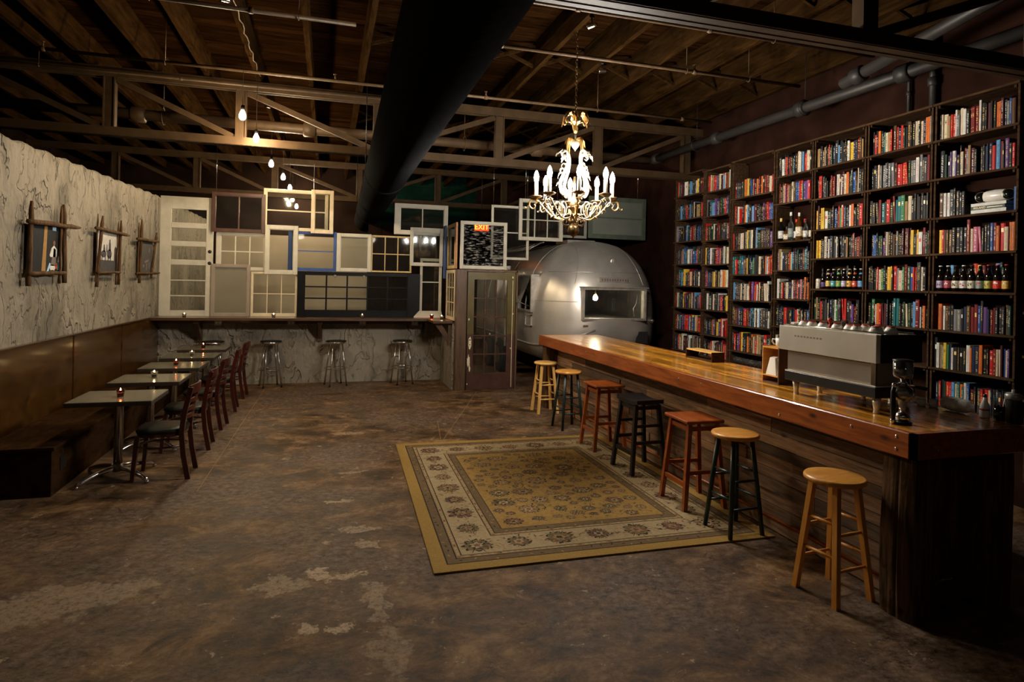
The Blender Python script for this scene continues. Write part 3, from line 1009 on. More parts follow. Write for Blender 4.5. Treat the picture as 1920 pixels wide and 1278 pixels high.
# exit sign beyond the windows
t = thing('exit_sign', 'lit red and yellow EXIT sign behind the square window', 'sign', (3.08, 12.6, 3.0))
MB().bbox(-.17, .17, -.02, .03, -.09, .09, .006).build('housing', 'black_plastic', t)
MB().box(-.155, .155, -.024, -.02, -.078, .078).build('sign_face', 'exit_red', t)
lettering('EXIT', .15, 'exit_letters', t, Matrix.Translation((0, -.026, 0)) @ Matrix.Rotation(PI / 2, 4, 'X'))
MB().tube([(0, .01, .09), (0, .01, 1.7)], .006, 6).build('hanger_rod', 'black_metal', t)

# counter in front of the windows
t = thing('window_counter', 'dark wooden standing counter along the window wall with brackets', 'counter', (0, 0, 0))
MB().bbox(-2.685, 2.04, 10.92, 11.43, 1.125, ZC, .006).build('counter_board', 'counter_wood', t)
MB().bbox(1.72, 2.06, 10.32, 10.92, 1.126, ZC - .001, .006).build('return_board', 'counter_wood', t)
MB().box(-2.68, 2.04, 11.37, 11.429, 1.05, 1.125).build('wall_rail', 'counter_wood', t)
for x in (-2.05, -.12, 1.74):
    m_ = MB()
    m_.bbox(x - .045, x + .045, 11.37, 11.429, .74, 1.125)
    m_.bbox(x - .045, x + .045, 11.05, 11.37, 1.065, 1.125)
    m_.prism([(11.37, .78), (11.37, .93), (11.16, 1.065), (11.05, 1.065)], x - .03, x + .03, 'x')
    m_.build('bracket', 'counter_wood', t)
m_ = MB()
m_.bbox(1.99, 2.049, 10.40, 10.48, .74, 1.125)
m_.prism([(2.0, .78), (2.0, .93), (1.87, 1.12), (1.76, 1.12)], 10.41, 10.47, 'y')
m_.build('bracket', 'counter_wood', t)

# power boxes under the counter
for i, (x, lab) in enumerate(((-1.76, 'left end'), (-.60, 'left centre'), (.61, 'centre stools'), (1.55, 'right end'))):
    t = thing('power_outlet', ['power outlet box under the counter below the taupe window', 'power outlet box under the counter below the cream six pane window', 'power outlet box under the counter above the middle stool',
              'power outlet box under the counter beside the right bracket'][i], 'outlet', (x, 11.365, 1.065))
    MB().bbox(-.06, .06, -.035, .004, -.045, .04, .006).build('outlet_box', 'grey_steel_box', t)
    for q in (-.028, .028):
        MB().lathe([(.018, -.038), (.018, -.0345)], (q, 0, 0), 10, axis='y').build('socket', 'white_plastic', t)

# ================================================================== bench, panel, pictures
t = thing('wooden_bench', 'long dark wooden box bench along the left wall', 'bench', (0, 0, 0))
MB().box(-2.68, -2.155, 5.93, 11.40, 0, .385).build('box_body', 'bench_wood', t)
MB().bbox(-2.68, -2.125, 5.90, 11.41, .385, .415, .004).build('seat_board', 'bench_wood', t)
MB().box(-2.156, -2.150, 6.10, 6.22, .17, .28).build('vent_plate', 'black_metal', t)
t = thing('wall_panelling', 'tall brown plywood bench back panelling below the plaster', 'panelling', (0, 0, 0))
yy = [-3.8, -1.9, .6, 3.05, 5.48, 7.90, 9.56, 11.42]
for a, b in zip(yy[:-1], yy[1:]):
    MB().box(-2.697, -2.679, a + .004, b - .004, .03, 1.165).build('panel', 'bench_panel', t)
for b in yy[1:-1]:
    MB().box(-2.683, -2.672, b - .02, b + .02, .42, 1.165).build('joint_batten', 'bench_panel', t)
MB().bbox(-2.697, -2.655, -3.8, 11.42, 1.165, 1.185, .004).build('cap_strip', 'bench_panel', t)

def stick(a, b, w_, m_, rnd, x=-2.63):
    """rough split branch on the wall plane between (y,z) points"""
    n = 9
    pts, rs = [], []
    for i in range(n + 1):
        f = i / n
        pts.append((x + rnd.uniform(-.002, .002), a[0] + (b[0] - a[0]) * f + rnd.uniform(-.004, .004), a[1] + (b[1] - a[1]) * f + rnd.uniform(-.004, .004)))
        rs.append(w_ / 2.7 * (1 + rnd.uniform(-.12, .12)))
    rs[-1] *= .5
    m_.tube(pts, rs, 6)
rnd = random.Random(12)
def picture(label, y0, y1, z0, z1, sticks, art):
    t = thing('framed_picture', label, 'picture', (0, 0, 0))
    p = MB().box(-2.66, -2.648, y0, y1, z0, z1).build('print', art[0], t)
    for (poly, mat) in art[1]:
        MB().flat([(-2.6468 - 0.0002 * (i_ % 2), y0 + (y1 - y0) * q[0], z0 + (z1 - z0) * q[1]) for i_, q in enumerate([(u, v) for u, v in poly])][::-1] if False else
                  [(-2.6465, y0 + (y1 - y0) * q[0], z0 + (z1 - z0) * q[1]) for q in poly]).build('printed_shape', mat, p)
    for (a, b, w_, nm) in sticks:
        m_ = MB()
        stick(a, b, w_, m_, rnd, -2.632 if nm == 'v' else -2.612)
        m_.build('frame_stick', 'old_timber', t)
    return t
plain('print_black', (0.015, 0.017, 0.02), 0.7)
plain('print_wood', (0.30, 0.17, 0.06), 0.7)
plain('print_blue', (0.35, 0.55, 0.75), 0.7)
plain('print_white', (0.55, 0.55, 0.52), 0.7)
plain('print_skin', (0.20, 0.09, 0.04), 0.7)
plain('print_purple', (0.22, 0.17, 0.30), 0.7)
plain('print_teal', (0.05, 0.28, 0.36), 0.7)
plain('print_red', (0.55, 0.07, 0.03), 0.7)
plain('print_sky', (0.42, 0.40, 0.38), 0.7)
plain('print_ground', (0.05, 0.048, 0.05), 0.7)
plain('print_grey', (0.055, 0.05, 0.048), 0.7)
plain('print_smoke', (0.14, 0.12, 0.10), 0.7)
def ell(cx, cy, rx, ry, n=14):
    return [(cx + rx * math.cos(2 * PI * k / n), cy + ry * math.sin(2 * PI * k / n)) for k in range(n)]
for k_ in MATS:
    if k_.startswith('print_'):
        MATS[k_].node_tree.nodes['Principled BSDF'].inputs['Specular IOR Level'].default_value = .08
R1 = lambda a, b, c, d: [(a, c), (b, c), (b, d), (a, d)]
picture('dark print of standing people in a branch frame, nearest of three', 6.72, 7.42, 1.84, 2.33,
        [((6.66, 1.72), (6.70, 2.51), .06, 'v'), ((7.47, 1.745), (7.42, 2.56), .06, 'v'), ((7.34, 1.74), (7.36, 2.54), .035, 'v'), ((6.59, 2.315), (7.80, 2.345), .065, 'h'), ((6.62, 1.84), (7.45, 1.85), .06, 'h')],
        ('print_black', [([(.34, 0), (.47, 0), (.52, 1), (.43, 1)], 'print_wood'), (R1(.68, .80, .88, 1), 'print_blue'), ([(.60, .38), (.66, .52), (.74, .58), (.84, .50), (.82, .34), (.62, .34)], 'print_white'),
          (ell(.745, .63, .035, .05), 'print_skin'), ([(.71, .34), (.80, .34), (.80, .50), (.73, .53)], 'print_purple'), ([(.64, .16), (.82, .16), (.81, .34), (.68, .34)], 'print_smoke'),
          (ell(.70, .12, .09, .07), 'print_white'), (ell(.70, .05, .09, .025), 'print_smoke'), (ell(.92, .40, .025, .035), 'print_skin'), ([(.87, .24), (.98, .24), (.96, .36), (.89, .36)], 'print_white'),
          ([(.86, .08), (.98, .08), (.97, .24), (.88, .24)], 'print_teal'), (R1(.80, .85, .10, .22), 'print_red'), ([(.50, .02), (.56, .02), (.64, .20), (.60, .22)], 'print_blue')]))
picture('grey print of riders on horseback in a branch frame, middle of three', 8.45, 9.17, 1.87, 2.37,
        [((8.40, 1.69), (8.56, 2.55), .05, 'v'), ((8.36, 1.75), (8.40, 2.56), .025, 'v'), ((9.19, 1.71), (9.25, 2.56), .05, 'v'), ((9.08, 1.71), (9.15, 2.54), .028, 'v'), ((8.28, 2.385), (9.54, 2.38), .06, 'h'), ((8.35, 1.86), (9.2, 1.875), .05, 'h')],
        ('print_sky', [(R1(0, 1, 0, .30), 'print_ground'), (ell(.30, .45, .13, .09), 'print_ground'), (R1(.20, .24, .30, .42), 'print_ground'), (R1(.36, .40, .30, .42), 'print_ground'), ([(.27, .5), (.37, .5), (.34, .68), (.30, .68)], 'print_ground'),
          (ell(.58, .46, .12, .12), 'print_ground'), (R1(.50, .54, .28, .42), 'print_ground'), (R1(.62, .66, .28, .42), 'print_ground'), ([(.54, .54), (.66, .54), (.64, .74), (.60, .80), (.56, .74)], 'print_ground'), (ell(.60, .79, .03, .04), 'print_ground'),
          ([(.82, .30), (.98, .30), (.97, .62), (.90, .68), (.84, .60)], 'print_ground'), (R1(.03, .12, .30, .40), 'print_ground'), ([(.42, .5), (.48, .5), (.47, .68), (.44, .70)], 'print_ground')]))
picture('smoky dark print in a branch frame, farthest of three beside the window wall', 10.17, 10.85, 1.87, 2.37,
        [((10.12, 1.725), (10.19, 2.655), .05, 'v'), ((10.02, 1.8), (10.05, 2.6), .03, 'v'), ((10.73, 1.80), (11.01, 2.52), .05, 'v'), ((9.9, 2.36), (11.07, 2.38), .06, 'h'), ((9.88, 1.865), (11.18, 1.88), .045, 'h')],
        ('print_grey', [(ell(.72, .70, .03, .08), 'print_smoke'), ([(.40, .30), (.70, .38), (.70, .44), (.38, .36)], 'print_smoke'), (R1(.50, .56, .10, .30), 'print_smoke'), (R1(.70, .76, .14, .34), 'print_smoke'), (ell(.30, .22, .06, .04), 'print_smoke')]))

# ================================================================== cafe tables, chairs, candles
def cafe_table(loc, label):
    t = thing('cafe_table', label, 'table', loc, 0, 'cafe tables along the bench')
    m_ = MB()
    m_.bbox(-.335, .335, -.30, .30, .700, .74, .004, 1)
    m_.box(-.33, .33, -.295, .295, .7395, .7412, 0)
    m_.build('tabletop', ['table_laminate', 'table_edge'], t)
    MB().lathe([(.038, .09), (.038, .66), (.045, .665), (.045, .685), (.11, .69), (.11, .70)], n=20).build('pole', 'chrome', t)
    MB().lathe([(.05, .06), (.055, .07), (.055, .10), (.04, .125)], n=20).build('hub', 'steel_dark', t)
    for k in range(4):
        a = PI / 4 + k * PI / 2 + .12
        pts, rs = [], []
        for i in range(9):
            f = i / 8
            r = .03 + f * .34
            pts.append((r * math.cos(a), r * math.sin(a), .09 - .062 * f ** 2.2))
            rs.append(.026 - .008 * f)
        MB().tube(pts, rs, 8).build('foot', 'chrome', t)
        MB().lathe([(.014, 0), (.02, .004), (.02, .018), (.012, .026)], (.37 * math.cos(a), .37 * math.sin(a), 0), 10).build('glide', 'chrome', t)
    return t
tabs = [(6.38, 'nearest cafe table with chrome pedestal beside the bench'), (7.43, 'second nearest cafe table beside the bench'), (8.47, 'middle cafe table of the row beside the bench'),
        (9.46, 'second farthest cafe table beside the bench'), (10.47, 'farthest cafe table, close to the window counter')]
t0 = cafe_table((-1.80, tabs[0][0], 0), tabs[0][1])
for y, l in tabs[1:]:
    again(t0, (-1.80, y, 0), l)

def votive(loc, label, glass='red_glass', group='votive candles', s=1.0):
    t = thing('votive_candle', label, 'candle', loc, 0, group)
    MB().lathe([(.022 * s, 0), (.026 * s, .004 * s), (.036 * s, .062 * s), (.037 * s, .064 * s), (.033 * s, .062 * s), (.024 * s, .008 * s), (.0001, .007 * s)], n=16).build('glass_cup', glass, t)
    MB().lathe([(.022 * s, .008 * s), (.029 * s, .038 * s), (.0001, .040 * s)], n=14).build('wax', 'wax', t)
    MB().lathe([(.0001, .040 * s), (.006 * s, .046 * s), (.0075 * s, .053 * s), (.004 * s, .066 * s), (.0001, .078 * s)], n=8).build('flame', 'flame', t)
    return t
for i, (x, y, z) in enumerate([(-1.78, 6.34, .7415), (-1.78, 7.47, .7415), (-1.777, 8.45, .7415), (-1.783, 9.40, .7415), (-1.82, 10.42, .7415)]):
    votive((x, y, z), ['lit red glass candle on the nearest cafe table', 'lit candle on the second nearest cafe table', 'lit candle on the middle cafe table', 'lit candle on the second farthest cafe table', 'lit candle on the farthest cafe table'][i], 'red_glass' if i % 2 == 0 else 'clear_glass', 'candles on the cafe tables')
for i, (x, y) in enumerate([(-2.21, 11.0), (-.862, 11.0), (.584, 11.0), (1.80, 10.98), (1.93, 10.7)]):
    votive((x, y, ZC), ['lit candle on the counter before the tall white door', 'lit candle on the counter before the cream six pane window', 'lit candle on the counter before the black door', 'lit candle near the counter corner, the farther of two', 'lit candle on the return counter, nearest the olive door'][i], 'clear_glass' if i != 3 else 'red_glass', 'candles on the window counter')

def cafe_chair(loc, label, rz):
    t = thing('cafe_chair', label, 'chair', loc, rz, 'ladder back chairs facing the bench')
    # front is -x ; seat 0.45
    m_ = MB()
    n = 26
    out = []
    for k in range(n):
        a = 2 * PI * k / n
        c_, s_ = math.cos(a), math.sin(a)
        q = 3.2
        r = (abs(c_) ** q + abs(s_) ** q) ** (-1 / q)
        wy = .20 if c_ > 0 else .215
        out.append((r * c_ * .205, r * s_ * wy))
    prof = [(1.0, .425), (1.02, .435), (1.02, .448), (.96, .462), (.75, .470), (.0001, .474)]
    vs, fs = [], []
    for (k_, z) in prof:
        vs += [(p[0] * k_, p[1] * k_, z) for p in out]
    for i in range(len(prof) - 1):
        for k in range(n):
            fs.append((i * n + k, i * n + (k + 1) % n, (i + 1) * n + (k + 1) % n, (i + 1) * n + k))
    fs.append(tuple(range(n))[::-1])
    m_.add(vs, fs, 0, True)
    m_.build('seat_pad', 'black_vinyl', t)
    MB().prism([(p[0] * .97, p[1] * .97) for p in out], .395, .428, 'z').build('seat_frame', 'mahogany', t)
    for s_ in (-1, 1):
        MB().taper((-.17, s_ * .165, .40), (-.205, s_ * .175, 0), .040, .030).build('leg', 'mahogany', t)
        b = MB()
        ps = [(.245, s_ * .175, 0), (.205, s_ * .175, .22), (.185, s_ * .172, .42), (.205, s_ * .172, .60), (.255, s_ * .175, .83)]
        for a_, c_ in zip(ps[:-1], ps[1:]):
            b.beam(a_, Vector(c_) + (Vector(c_) - Vector(a_)).normalized() * .004, .030, .042, 0, (1, 0, 0))
        b.build('rear_leg', 'mahogany', t)
    def rail(z, h, xo, name):
        b = MB()
        vs, fs = [], []
        m2 = 10
        for i in range(m2 + 1):
            f = -1 + 2 * i / m2
            x = xo + .045 * (1 - f * f)
            for (dx, dz) in ((-.009, -h / 2), (.009, -h / 2), (.009, h / 2), (-.009, h / 2)):
                vs.append((x + dx, f * .172, z + dz + (.012 * (1 - f * f) if dz > 0 else 0)))
        for i in range(m2):
            for k in range(4):
                fs.append((i * 4 + k, i * 4 + (k + 1) % 4, i * 4 + 4 + (k + 1) % 4, i * 4 + 4 + k))
        fs += [(0, 1, 2, 3), tuple(m2 * 4 + k for k in (3, 2, 1, 0))]
        b.add(vs, fs)
        b.build(name, 'mahogany', t)
    rail(.81, .075, .248, 'top_rail')
    for z, xo in ((.70, .222), (.625, .205), (.555, .194)):
        rail(z, .028, xo, 'back_slat')
    ring = [(.19 * math.cos(a) - .0, .165 * math.sin(a), .29) for a in [2 * PI * k / 24 for k in range(24)]]
    MB().tube(ring, .010, 6, closed=True).build('stretcher', 'mahogany', t)
    return t
c0_ = cafe_chair((-1.43, 6.36, 0), 'nearest dark red ladder back chair at the nearest cafe table', 0)
for y, rz, l in ((7.33, .04, 'second nearest dark red ladder back chair'), (8.25, -.05, 'middle dark red ladder back chair of the row'), (9.28, .05, 'second farthest dark red ladder back chair'), (10.25, -.04, 'farthest dark red ladder back chair by the last table')):
    again(c0_, (-1.43, y, 0), l, rz)

# ================================================================== chrome stools under the window counter
def chrome_stool(loc, label, h=.78):
    t = thing('chrome_stool', label, 'stool', loc, .3, 'chrome stools at the window counter')
    MB().lathe([(.0001, h - .05), (.165, h - .05), (.176, h - .044), (.178, h - .02), (.172, h - .016)], n=24).build('seat_rim', 'chrome', t)
    MB().lathe([(.174, h - .018), (.170, h - .004), (.14, h), (.0001, h + .002)], n=24).build('seat_pad', 'black_vinyl', t)
    for k in range(4):
        a = PI / 4 + k * PI / 2
        c_, s_ = math.cos(a), math.sin(a)
        MB().tube([(.115 * c_, .115 * s_, h - .05), (.205 * c_, .205 * s_, .02)], .0135, 10).build('leg', 'chrome', t)
        MB().lathe([(.016, 0), (.017, .02), (.015, .03)], (.208 * c_, .208 * s_, 0), 10).build('foot_cap', 'black_metal', t)
    r = .177
    MB().tube([(.195 * math.cos(q), .195 * math.sin(q), .30) for q in [2 * PI * k / 32 for k in range(32)]], .009, 8, closed=True).build('foot_ring', 'chrome', t)
    return t
s0 = chrome_stool((-.90, 11.12, 0), 'left chrome stool with black seat below the cream window')
again(s0, (.16, 11.10, 0), 'middle chrome stool with black seat beside a bracket')
again(s0, (1.30, 11.08, 0), 'right chrome stool with black seat near the right bracket')
again(s0, (-1.80, 11.13, 0), 'chrome stool partly hidden behind the farthest cafe table')

# ================================================================== the bar
t = thing('bar_counter', 'long reclaimed wood bar with thick glossy honey coloured top', 'bar', (0, 0, 0))
bx0, bx1, by0, by1, bz = 3.07, 4.0, 2.56, 8.76, 1.07
m_ = MB()
rnd = random.Random(21)
x = bx0 + .045
while x < bx1 - .02:
    w_ = rnd.uniform(.045, .075)
    w_ = min(w_, bx1 - .02 - x)
    y = by0 + .05
    while y < by1 - .05:
        l_ = rnd.uniform(1.1, 2.6)
        m_.box(x, x + w_ - .0006, y, min(y + l_, by1 - .045) - .0006, bz - .05, bz)
        y += l_
    x += w_
m_.build('top_boards', 'bar_top_wood', t)
MB().bbox(bx0, bx0 + .045, by0 + .03, by1, .925, bz + .001, .006).build('front_edge', 'bar_edge_wood', t)
MB().bbox(bx0 + .03, bx1 + .02, by0, by0 + .05, .925, bz + .001, .006).build('end_edge', 'bar_edge_wood', t)
MB().bbox(bx0 + .045, bx1, by1 - .045, by1, .925, bz + .001, .006).build('end_edge', 'bar_edge_wood', t)
MB().bbox(bx1 - .02, bx1 + .02, by0 + .05, by1 - .045, .925, bz, .006).build('back_edge', 'bar_edge_wood', t)
MB().prism([(bx0 + .001, by0 + .03), (bx0 + .03, by0 + .001), (bx0 + .06, by0 + .03), (bx0 + .03, by0 + .06)], .926, bz, 'z').build('corner_chamfer', 'black_door_paint', t)
for (yb, zb) in ((2.67, 1.035), (2.67, .965), (2.98, 1.02), (4.55, 1.02), (4.90, 1.01), (7.0, 1.01), (3.6, .96)):
    MB().lathe([(.0001, -.004), (.009, -.003), (.010, .001)], (bx0, yb, zb), 10, axis='x').build('bolt', 'chrome', t)
for (xb, zb) in ((3.25, .975), (3.86, 1.0)):
    MB().lathe([(.0001, -.004), (.009, -.003), (.010, .001)], (xb, by0, zb), 10, axis='y').build('bolt', 'steel_dark', t)
# panelled front, horizontal reclaimed planks
m_ = MB()
z = .01
rnd = random.Random(5)
while z < .92:
    h_ = rnd.uniform(.075, .105)
    h_ = min(h_, .925 - z)
    y = 2.70
    while y < 8.6:
        l_ = rnd.uniform(.5, 1.9)
        dx = rnd.uniform(0, .016)
        y1_ = min(y + l_, 8.62)
        m_.box(3.30 - dx, 3.33, y, y1_ - .004, z, z + h_ - .005)
        y += l_
    z += h_
m_.build('front_planks', 'bar_plank_wood', t)
m_ = MB()
m_.box(3.33, 3.92, 2.70, 8.60, 0.0, .10)
m_.box(3.335, 3.36, 2.70, 8.60, .1, .92)
m_.build('carcass', 'black_door_paint', t)
m_ = MB()
z = .16
while z < .86:
    m_.box(3.42, 3.86, 2.72, 2.742, z, z + .16)
    z += .165
m_.build('end_planks', 'old_timber', t)
MB().bbox(3.36, 3.90, 2.665, 2.72, .86, .925).build('end_rail', 'old_timber', t)
MB().bbox(3.36, 3.90, 2.665, 2.72, .05, .15).build('end_rail', 'old_timber', t)
# hewn timber posts
def timber(x0, x1, y0, y1, z1, seed, name='timber_post'):
    r = random.Random(seed)
    n, k = 34, 44
    vs, fs = [], []
    groove = [r.uniform(-.02, .006) if r.random() < .6 else 0 for _ in range(k)]
    for i in range(n + 1):
        z = z1 * i / n
        for j in range(k):
            a = 2 * PI * j / k
            c_, s_ = math.cos(a), math.sin(a)
            q = (abs(c_) ** 7 + abs(s_) ** 7) ** (-1 / 7.)
            rr = q * (1 + groove[j] * 5 * (1 + .5 * math.sin(z * 9 + j))) + r.uniform(-.006, .006)
            wv = .01 * math.sin(z * 5 + seed)
            vs.append(((x0 + x1) / 2 + wv + rr * c_ * (x1 - x0) / 2, (y0 + y1) / 2 + rr * s_ * (y1 - y0) / 2, z))
    for i in range(n):
        for j in range(k):
            j2 = (j + 1) % k
            fs.append((i * k + j, i * k + j2, (i + 1) * k + j2, (i + 1) * k + j))
    fs.append(tuple(range(k))[::-1])
    fs.append(tuple(n * k + j for j in range(k)))
    return MB().add(vs, fs, 0, False).build(name, 'old_timber', t)
timber(3.115, 3.36, 2.60, 2.82, .925, 3)
timber(3.72, 3.93, 2.62, 2.84, .925, 5)
MB().bbox(3.12, 3.30, 8.55, 8.72, 0, .925).build('rear_post', 'old_timber', t)
MB().tube([(3.285, 2.9, .10), (3.285, 8.5, .10)], .012, 8).build('base_moulding', 'cherry_wood', t)

# ---- bar stools
def leg_sq(t, a, b, w0, w1, mat):
    MB().taper(a, b, w0, w1).build('leg', mat, t)
def round_stool(loc, rz, label, seat_mat, leg_mat, h=.735, sq=False, r=.172):
    t = thing('bar_stool', label, 'stool', loc, rz, 'stools along the bar')
    MB().lathe([(.0001, h - .034), (r - .012, h - .034), (r - .002, h - .026), (r, h - .014), (r - .005, h - .003), (r - .016, h), (.0001, h)], n=32).build('seat', seat_mat, t)
    P4 = []
    for k in range(4):
        a = PI / 4 + k * PI / 2
        c_, s_ = math.cos(a), math.sin(a)
        top, bot = Vector((.118 * c_, .118 * s_, h - .034)), Vector((.205 * c_, .205 * s_, 0))
        P4.append((top, bot))
        if sq:
            leg_sq(t, top, bot, .034, .034, leg_mat)
        else:
            MB().tube([bot, bot.lerp(top, .5), top], [.0165, .019, .017], 10).build('leg', leg_mat, t)
    for zi, z in enumerate((.20, .27, .40, .46)):
        for k in range(4):
            if (k + zi) % 2:
                continue
            f = z / (h - .034)
            a, b = P4[k][1].lerp(P4[k][0], f), P4[(k + 1) % 4][1].lerp(P4[(k + 1) % 4][0], f)
            MB().tube([a, a.lerp(b, .5), b], [.008, .0115, .008], 8).build('rung', leg_mat, t)
    return t
def square_stool(loc, rz, label, mat, h=.72, saddle=False):
    t = thing('bar_stool', label, 'stool', loc, rz, 'stools along the bar')
    hx, hy = .165, .19
    if saddle:
        n = 10
        vs, fs = [], []
        for j in (0, 1):
            for i in range(n + 1):
                f = -1 + 2 * i / n
                for z_ in (0, -.038):
                    vs.append(((-1 if j == 0 else 1) * hx * .9, f * hy * 1.05, h + z_ - .022 * (1 - f * f)))
        m2 = (n + 1) * 2
        for i in range(n):
            fs += [(i * 2, i * 2 + 2, m2 + i * 2 + 2, m2 + i * 2), (i * 2 + 1, m2 + i * 2 + 1, m2 + i * 2 + 3, i * 2 + 3), (i * 2, i * 2 + 1, i * 2 + 3, i * 2 + 2), (m2 + i * 2, m2 + i * 2 + 2, m2 + i * 2 + 3, m2 + i * 2 + 1)]
        fs += [(0, m2, m2 + 1, 1), (n * 2, n * 2 + 1, m2 + n * 2 + 1, m2 + n * 2)]
        MB().add(vs, fs).build('seat', mat, t)
        top_z = h - .055
    else:
        MB().bbox(-hx - .01, hx + .01, -hy, hy, h - .026, h, .006).build('seat', mat, t)
        top_z = h - .026
    legs = []
    for (sx, sy) in ((-1, -1), (1, -1), (1, 1), (-1, 1)):
        a = Vector((sx * .125, sy * .14, top_z))
        b = Vector((sx * .185, sy * .19, 0))
        legs.append((a, b))
        leg_sq(t, a, b, .036, .036, mat)
    def between(i, j, z, name, w_=.018, hh=.032):
        f = z / top_z
        a, b = legs[i][1].lerp(legs[i][0], f), legs[j][1].lerp(legs[j][0], f)
        MB().beam(a, b, w_, hh).build(name, mat, t)
    for i in range(4):
        between(i, (i + 1) % 4, h - .075 if not saddle else h - .085, 'apron', .018, .034)
    between(0, 3, .20, 'stretcher', .02, .036)
    between(1, 2, .20, 'stretcher', .02, .03)
    between(0, 1, .30, 'stretcher', .02, .03)
    between(3, 2, .30, 'stretcher', .02, .03)
    if saddle:
        between(0, 1, .46, 'stretcher', .018, .026)
        between(3, 2, .46, 'stretcher', .018, .026)
    return t
round_stool((3.03, 8.33, 0), .0, 'all pale wood round stool farthest down the bar', 'pale_wood', 'pale_wood', .72, True, .165)
round_stool((2.99, 7.35, 0), .1, 'round honey seat stool with green legs, second farthest along the bar', 'honey_wood', 'green_paint', .735)
square_stool((3.02, 6.36, .0142), .0, 'reddish square stool with its legs on the far edge of the rug', 'cherry_wood', .72)
square_stool((3.02, 5.52, .0142), .05, 'black saddle seat stool between the two reddish ones', 'black_paint', .72, True)
square_stool((3.02, 4.57, .0142), -.03, 'reddish square stool nearer the camera, beside the green legged one', 'cherry_wood', .73)
round_stool((2.98, 3.96, .0142), .05, 'round honey seat stool with dark green legs at the near rug corner', 'honey_wood', 'green_paint', .74, False, .176)
round_stool((2.985, 3.01, 0), .1, 'all amber wood round stool nearest the camera', 'honey_wood', 'amber_wood', .72, True, .176)

# ================================================================== rug
q0, q1, q2, q3 = (.677, 3.824), (3.22, 3.79), (3.22, 6.90), (.766, 6.956)
def rp(u, v, z):
    """u across, v away, 0..1"""
    x = (q0[0] * (1 - u) + q1[0] * u) * (1 - v) + (q3[0] * (1 - u) + q2[0] * u) * v
    y = (q0[1] * (1 - u) + q1[1] * u) * (1 - v) + (q3[1] * (1 - u) + q2[1] * u) * v
    return (x, y, z)
t = thing('area_rug', 'large gold floral rug with a cream border on the concrete floor', 'rug', (0, 0, 0))
RW, RL = 2.50, 3.12
bands = [('rug_edge', 0), ('rug_dark', .095), ('rug_olive', .105), ('rug_dark', .165), ('rug_tan', .175), ('rug_dark', .205), ('rug_cream', .213), ('rug_dark', .47), ('rug_tan', .478), ('rug_dark', .508), ('rug_olive', .516), ('rug_dark', .575), ('rug_gold', .582)]
body = MB()
mats = []
for i, (mt_, d0) in enumerate(bands):
    if mt_ not in mats:
        mats.append(mt_)
    mi = mats.index(mt_)
    d1 = bands[i + 1][1] if i + 1 < len(bands) else None
    zt_ = .012
    a0, b0 = d0 / RW, d0 / RL
    if d1 is None:
        body.flat([rp(a0, b0, zt_), rp(1 - a0, b0, zt_), rp(1 - a0, 1 - b0, zt_), rp(a0, 1 - b0, zt_)], mi)
    else:
        a1, b1 = d1 / RW, d1 / RL
        o_ = [rp(a0, b0, zt_), rp(1 - a0, b0, zt_), rp(1 - a0, 1 - b0, zt_), rp(a0, 1 - b0, zt_)]
        n_ = [rp(a1, b1, zt_), rp(1 - a1, b1, zt_), rp(1 - a1, 1 - b1, zt_), rp(a1, 1 - b1, zt_)]
        for k in range(4):
            body.flat([o_[k], o_[(k + 1) % 4], n_[(k + 1) % 4], n_[k]], mi)
cs = [(0, 0), (1, 0), (1, 1), (0, 1)]
for k in range(4):
    a, b = cs[k], cs[(k + 1) % 4]
    body.flat([rp(*a, .001), rp(*b, .001), rp(*b, .012), rp(*a, .012)], 0)
body.build('pile', mats, t)
# woven motifs
rnd = random.Random(77)
MO = ['rug_dark', 'rug_rust', 'rug_tan', 'rug_cream', 'rug_olive', 'rug_moss']
mo = MB()
ZM = [.0124]
def rpm(x, y):
    p = rp(x / RW, y / RL, ZM[0])
    return p
def petal_flower(cx, cy, r, np_, mi, rot=0, inner=None, aspect=1.0):
    pts = []
    n = np_ * 6
    for k in range(n):
        a = 2 * PI * k / n + rot
        rr = r * (.62 + .38 * abs(math.cos(np_ * (a - rot) / 2)) ** .7) * rnd.uniform(.86, 1.1)
        pts.append(rpm(cx + rr * math.cos(a), cy + rr * math.sin(a) * aspect))
    ZM[0] += .00002
    mo.flat(pts, mi)
def blossom(cx, cy, r, dark=0, aspect=1.0):
    ZM[0] = .0124
    n = rnd.choice((7, 8, 9, 10))
    rot = rnd.random() * 6
    petal_flower(cx, cy, r, n, 0, rot, aspect=aspect)
    petal_flower(cx, cy, r * .86, n, rnd.choice((1, 2, 5)), rot, aspect=aspect)
    petal_flower(cx, cy, r * .60, n, rnd.choice((0, 1)), rot + .2, aspect=aspect)
    petal_flower(cx, cy, r * .46, 6, rnd.choice((3, 2)), rot, aspect=aspect)
    petal_flower(cx, cy, r * .24, 5, rnd.choice((0, 1)), rot, aspect=aspect)
    for k in range(n):          # radial flecks
        a = rot + 2 * PI * (k + .5) / n
        ZM[0] = .0126
        c_, s_ = math.cos(a), math.sin(a)
        p = lambda rr, w_: rpm(cx + rr * c_ - w_ * s_, cy + (rr * s_ + w_ * c_) * aspect)
        mo.flat([p(r * .66, -.004), p(r * 1.14, -.002), p(r * 1.14, .002), p(r * .66, .004)], rnd.choice((0, 1)))
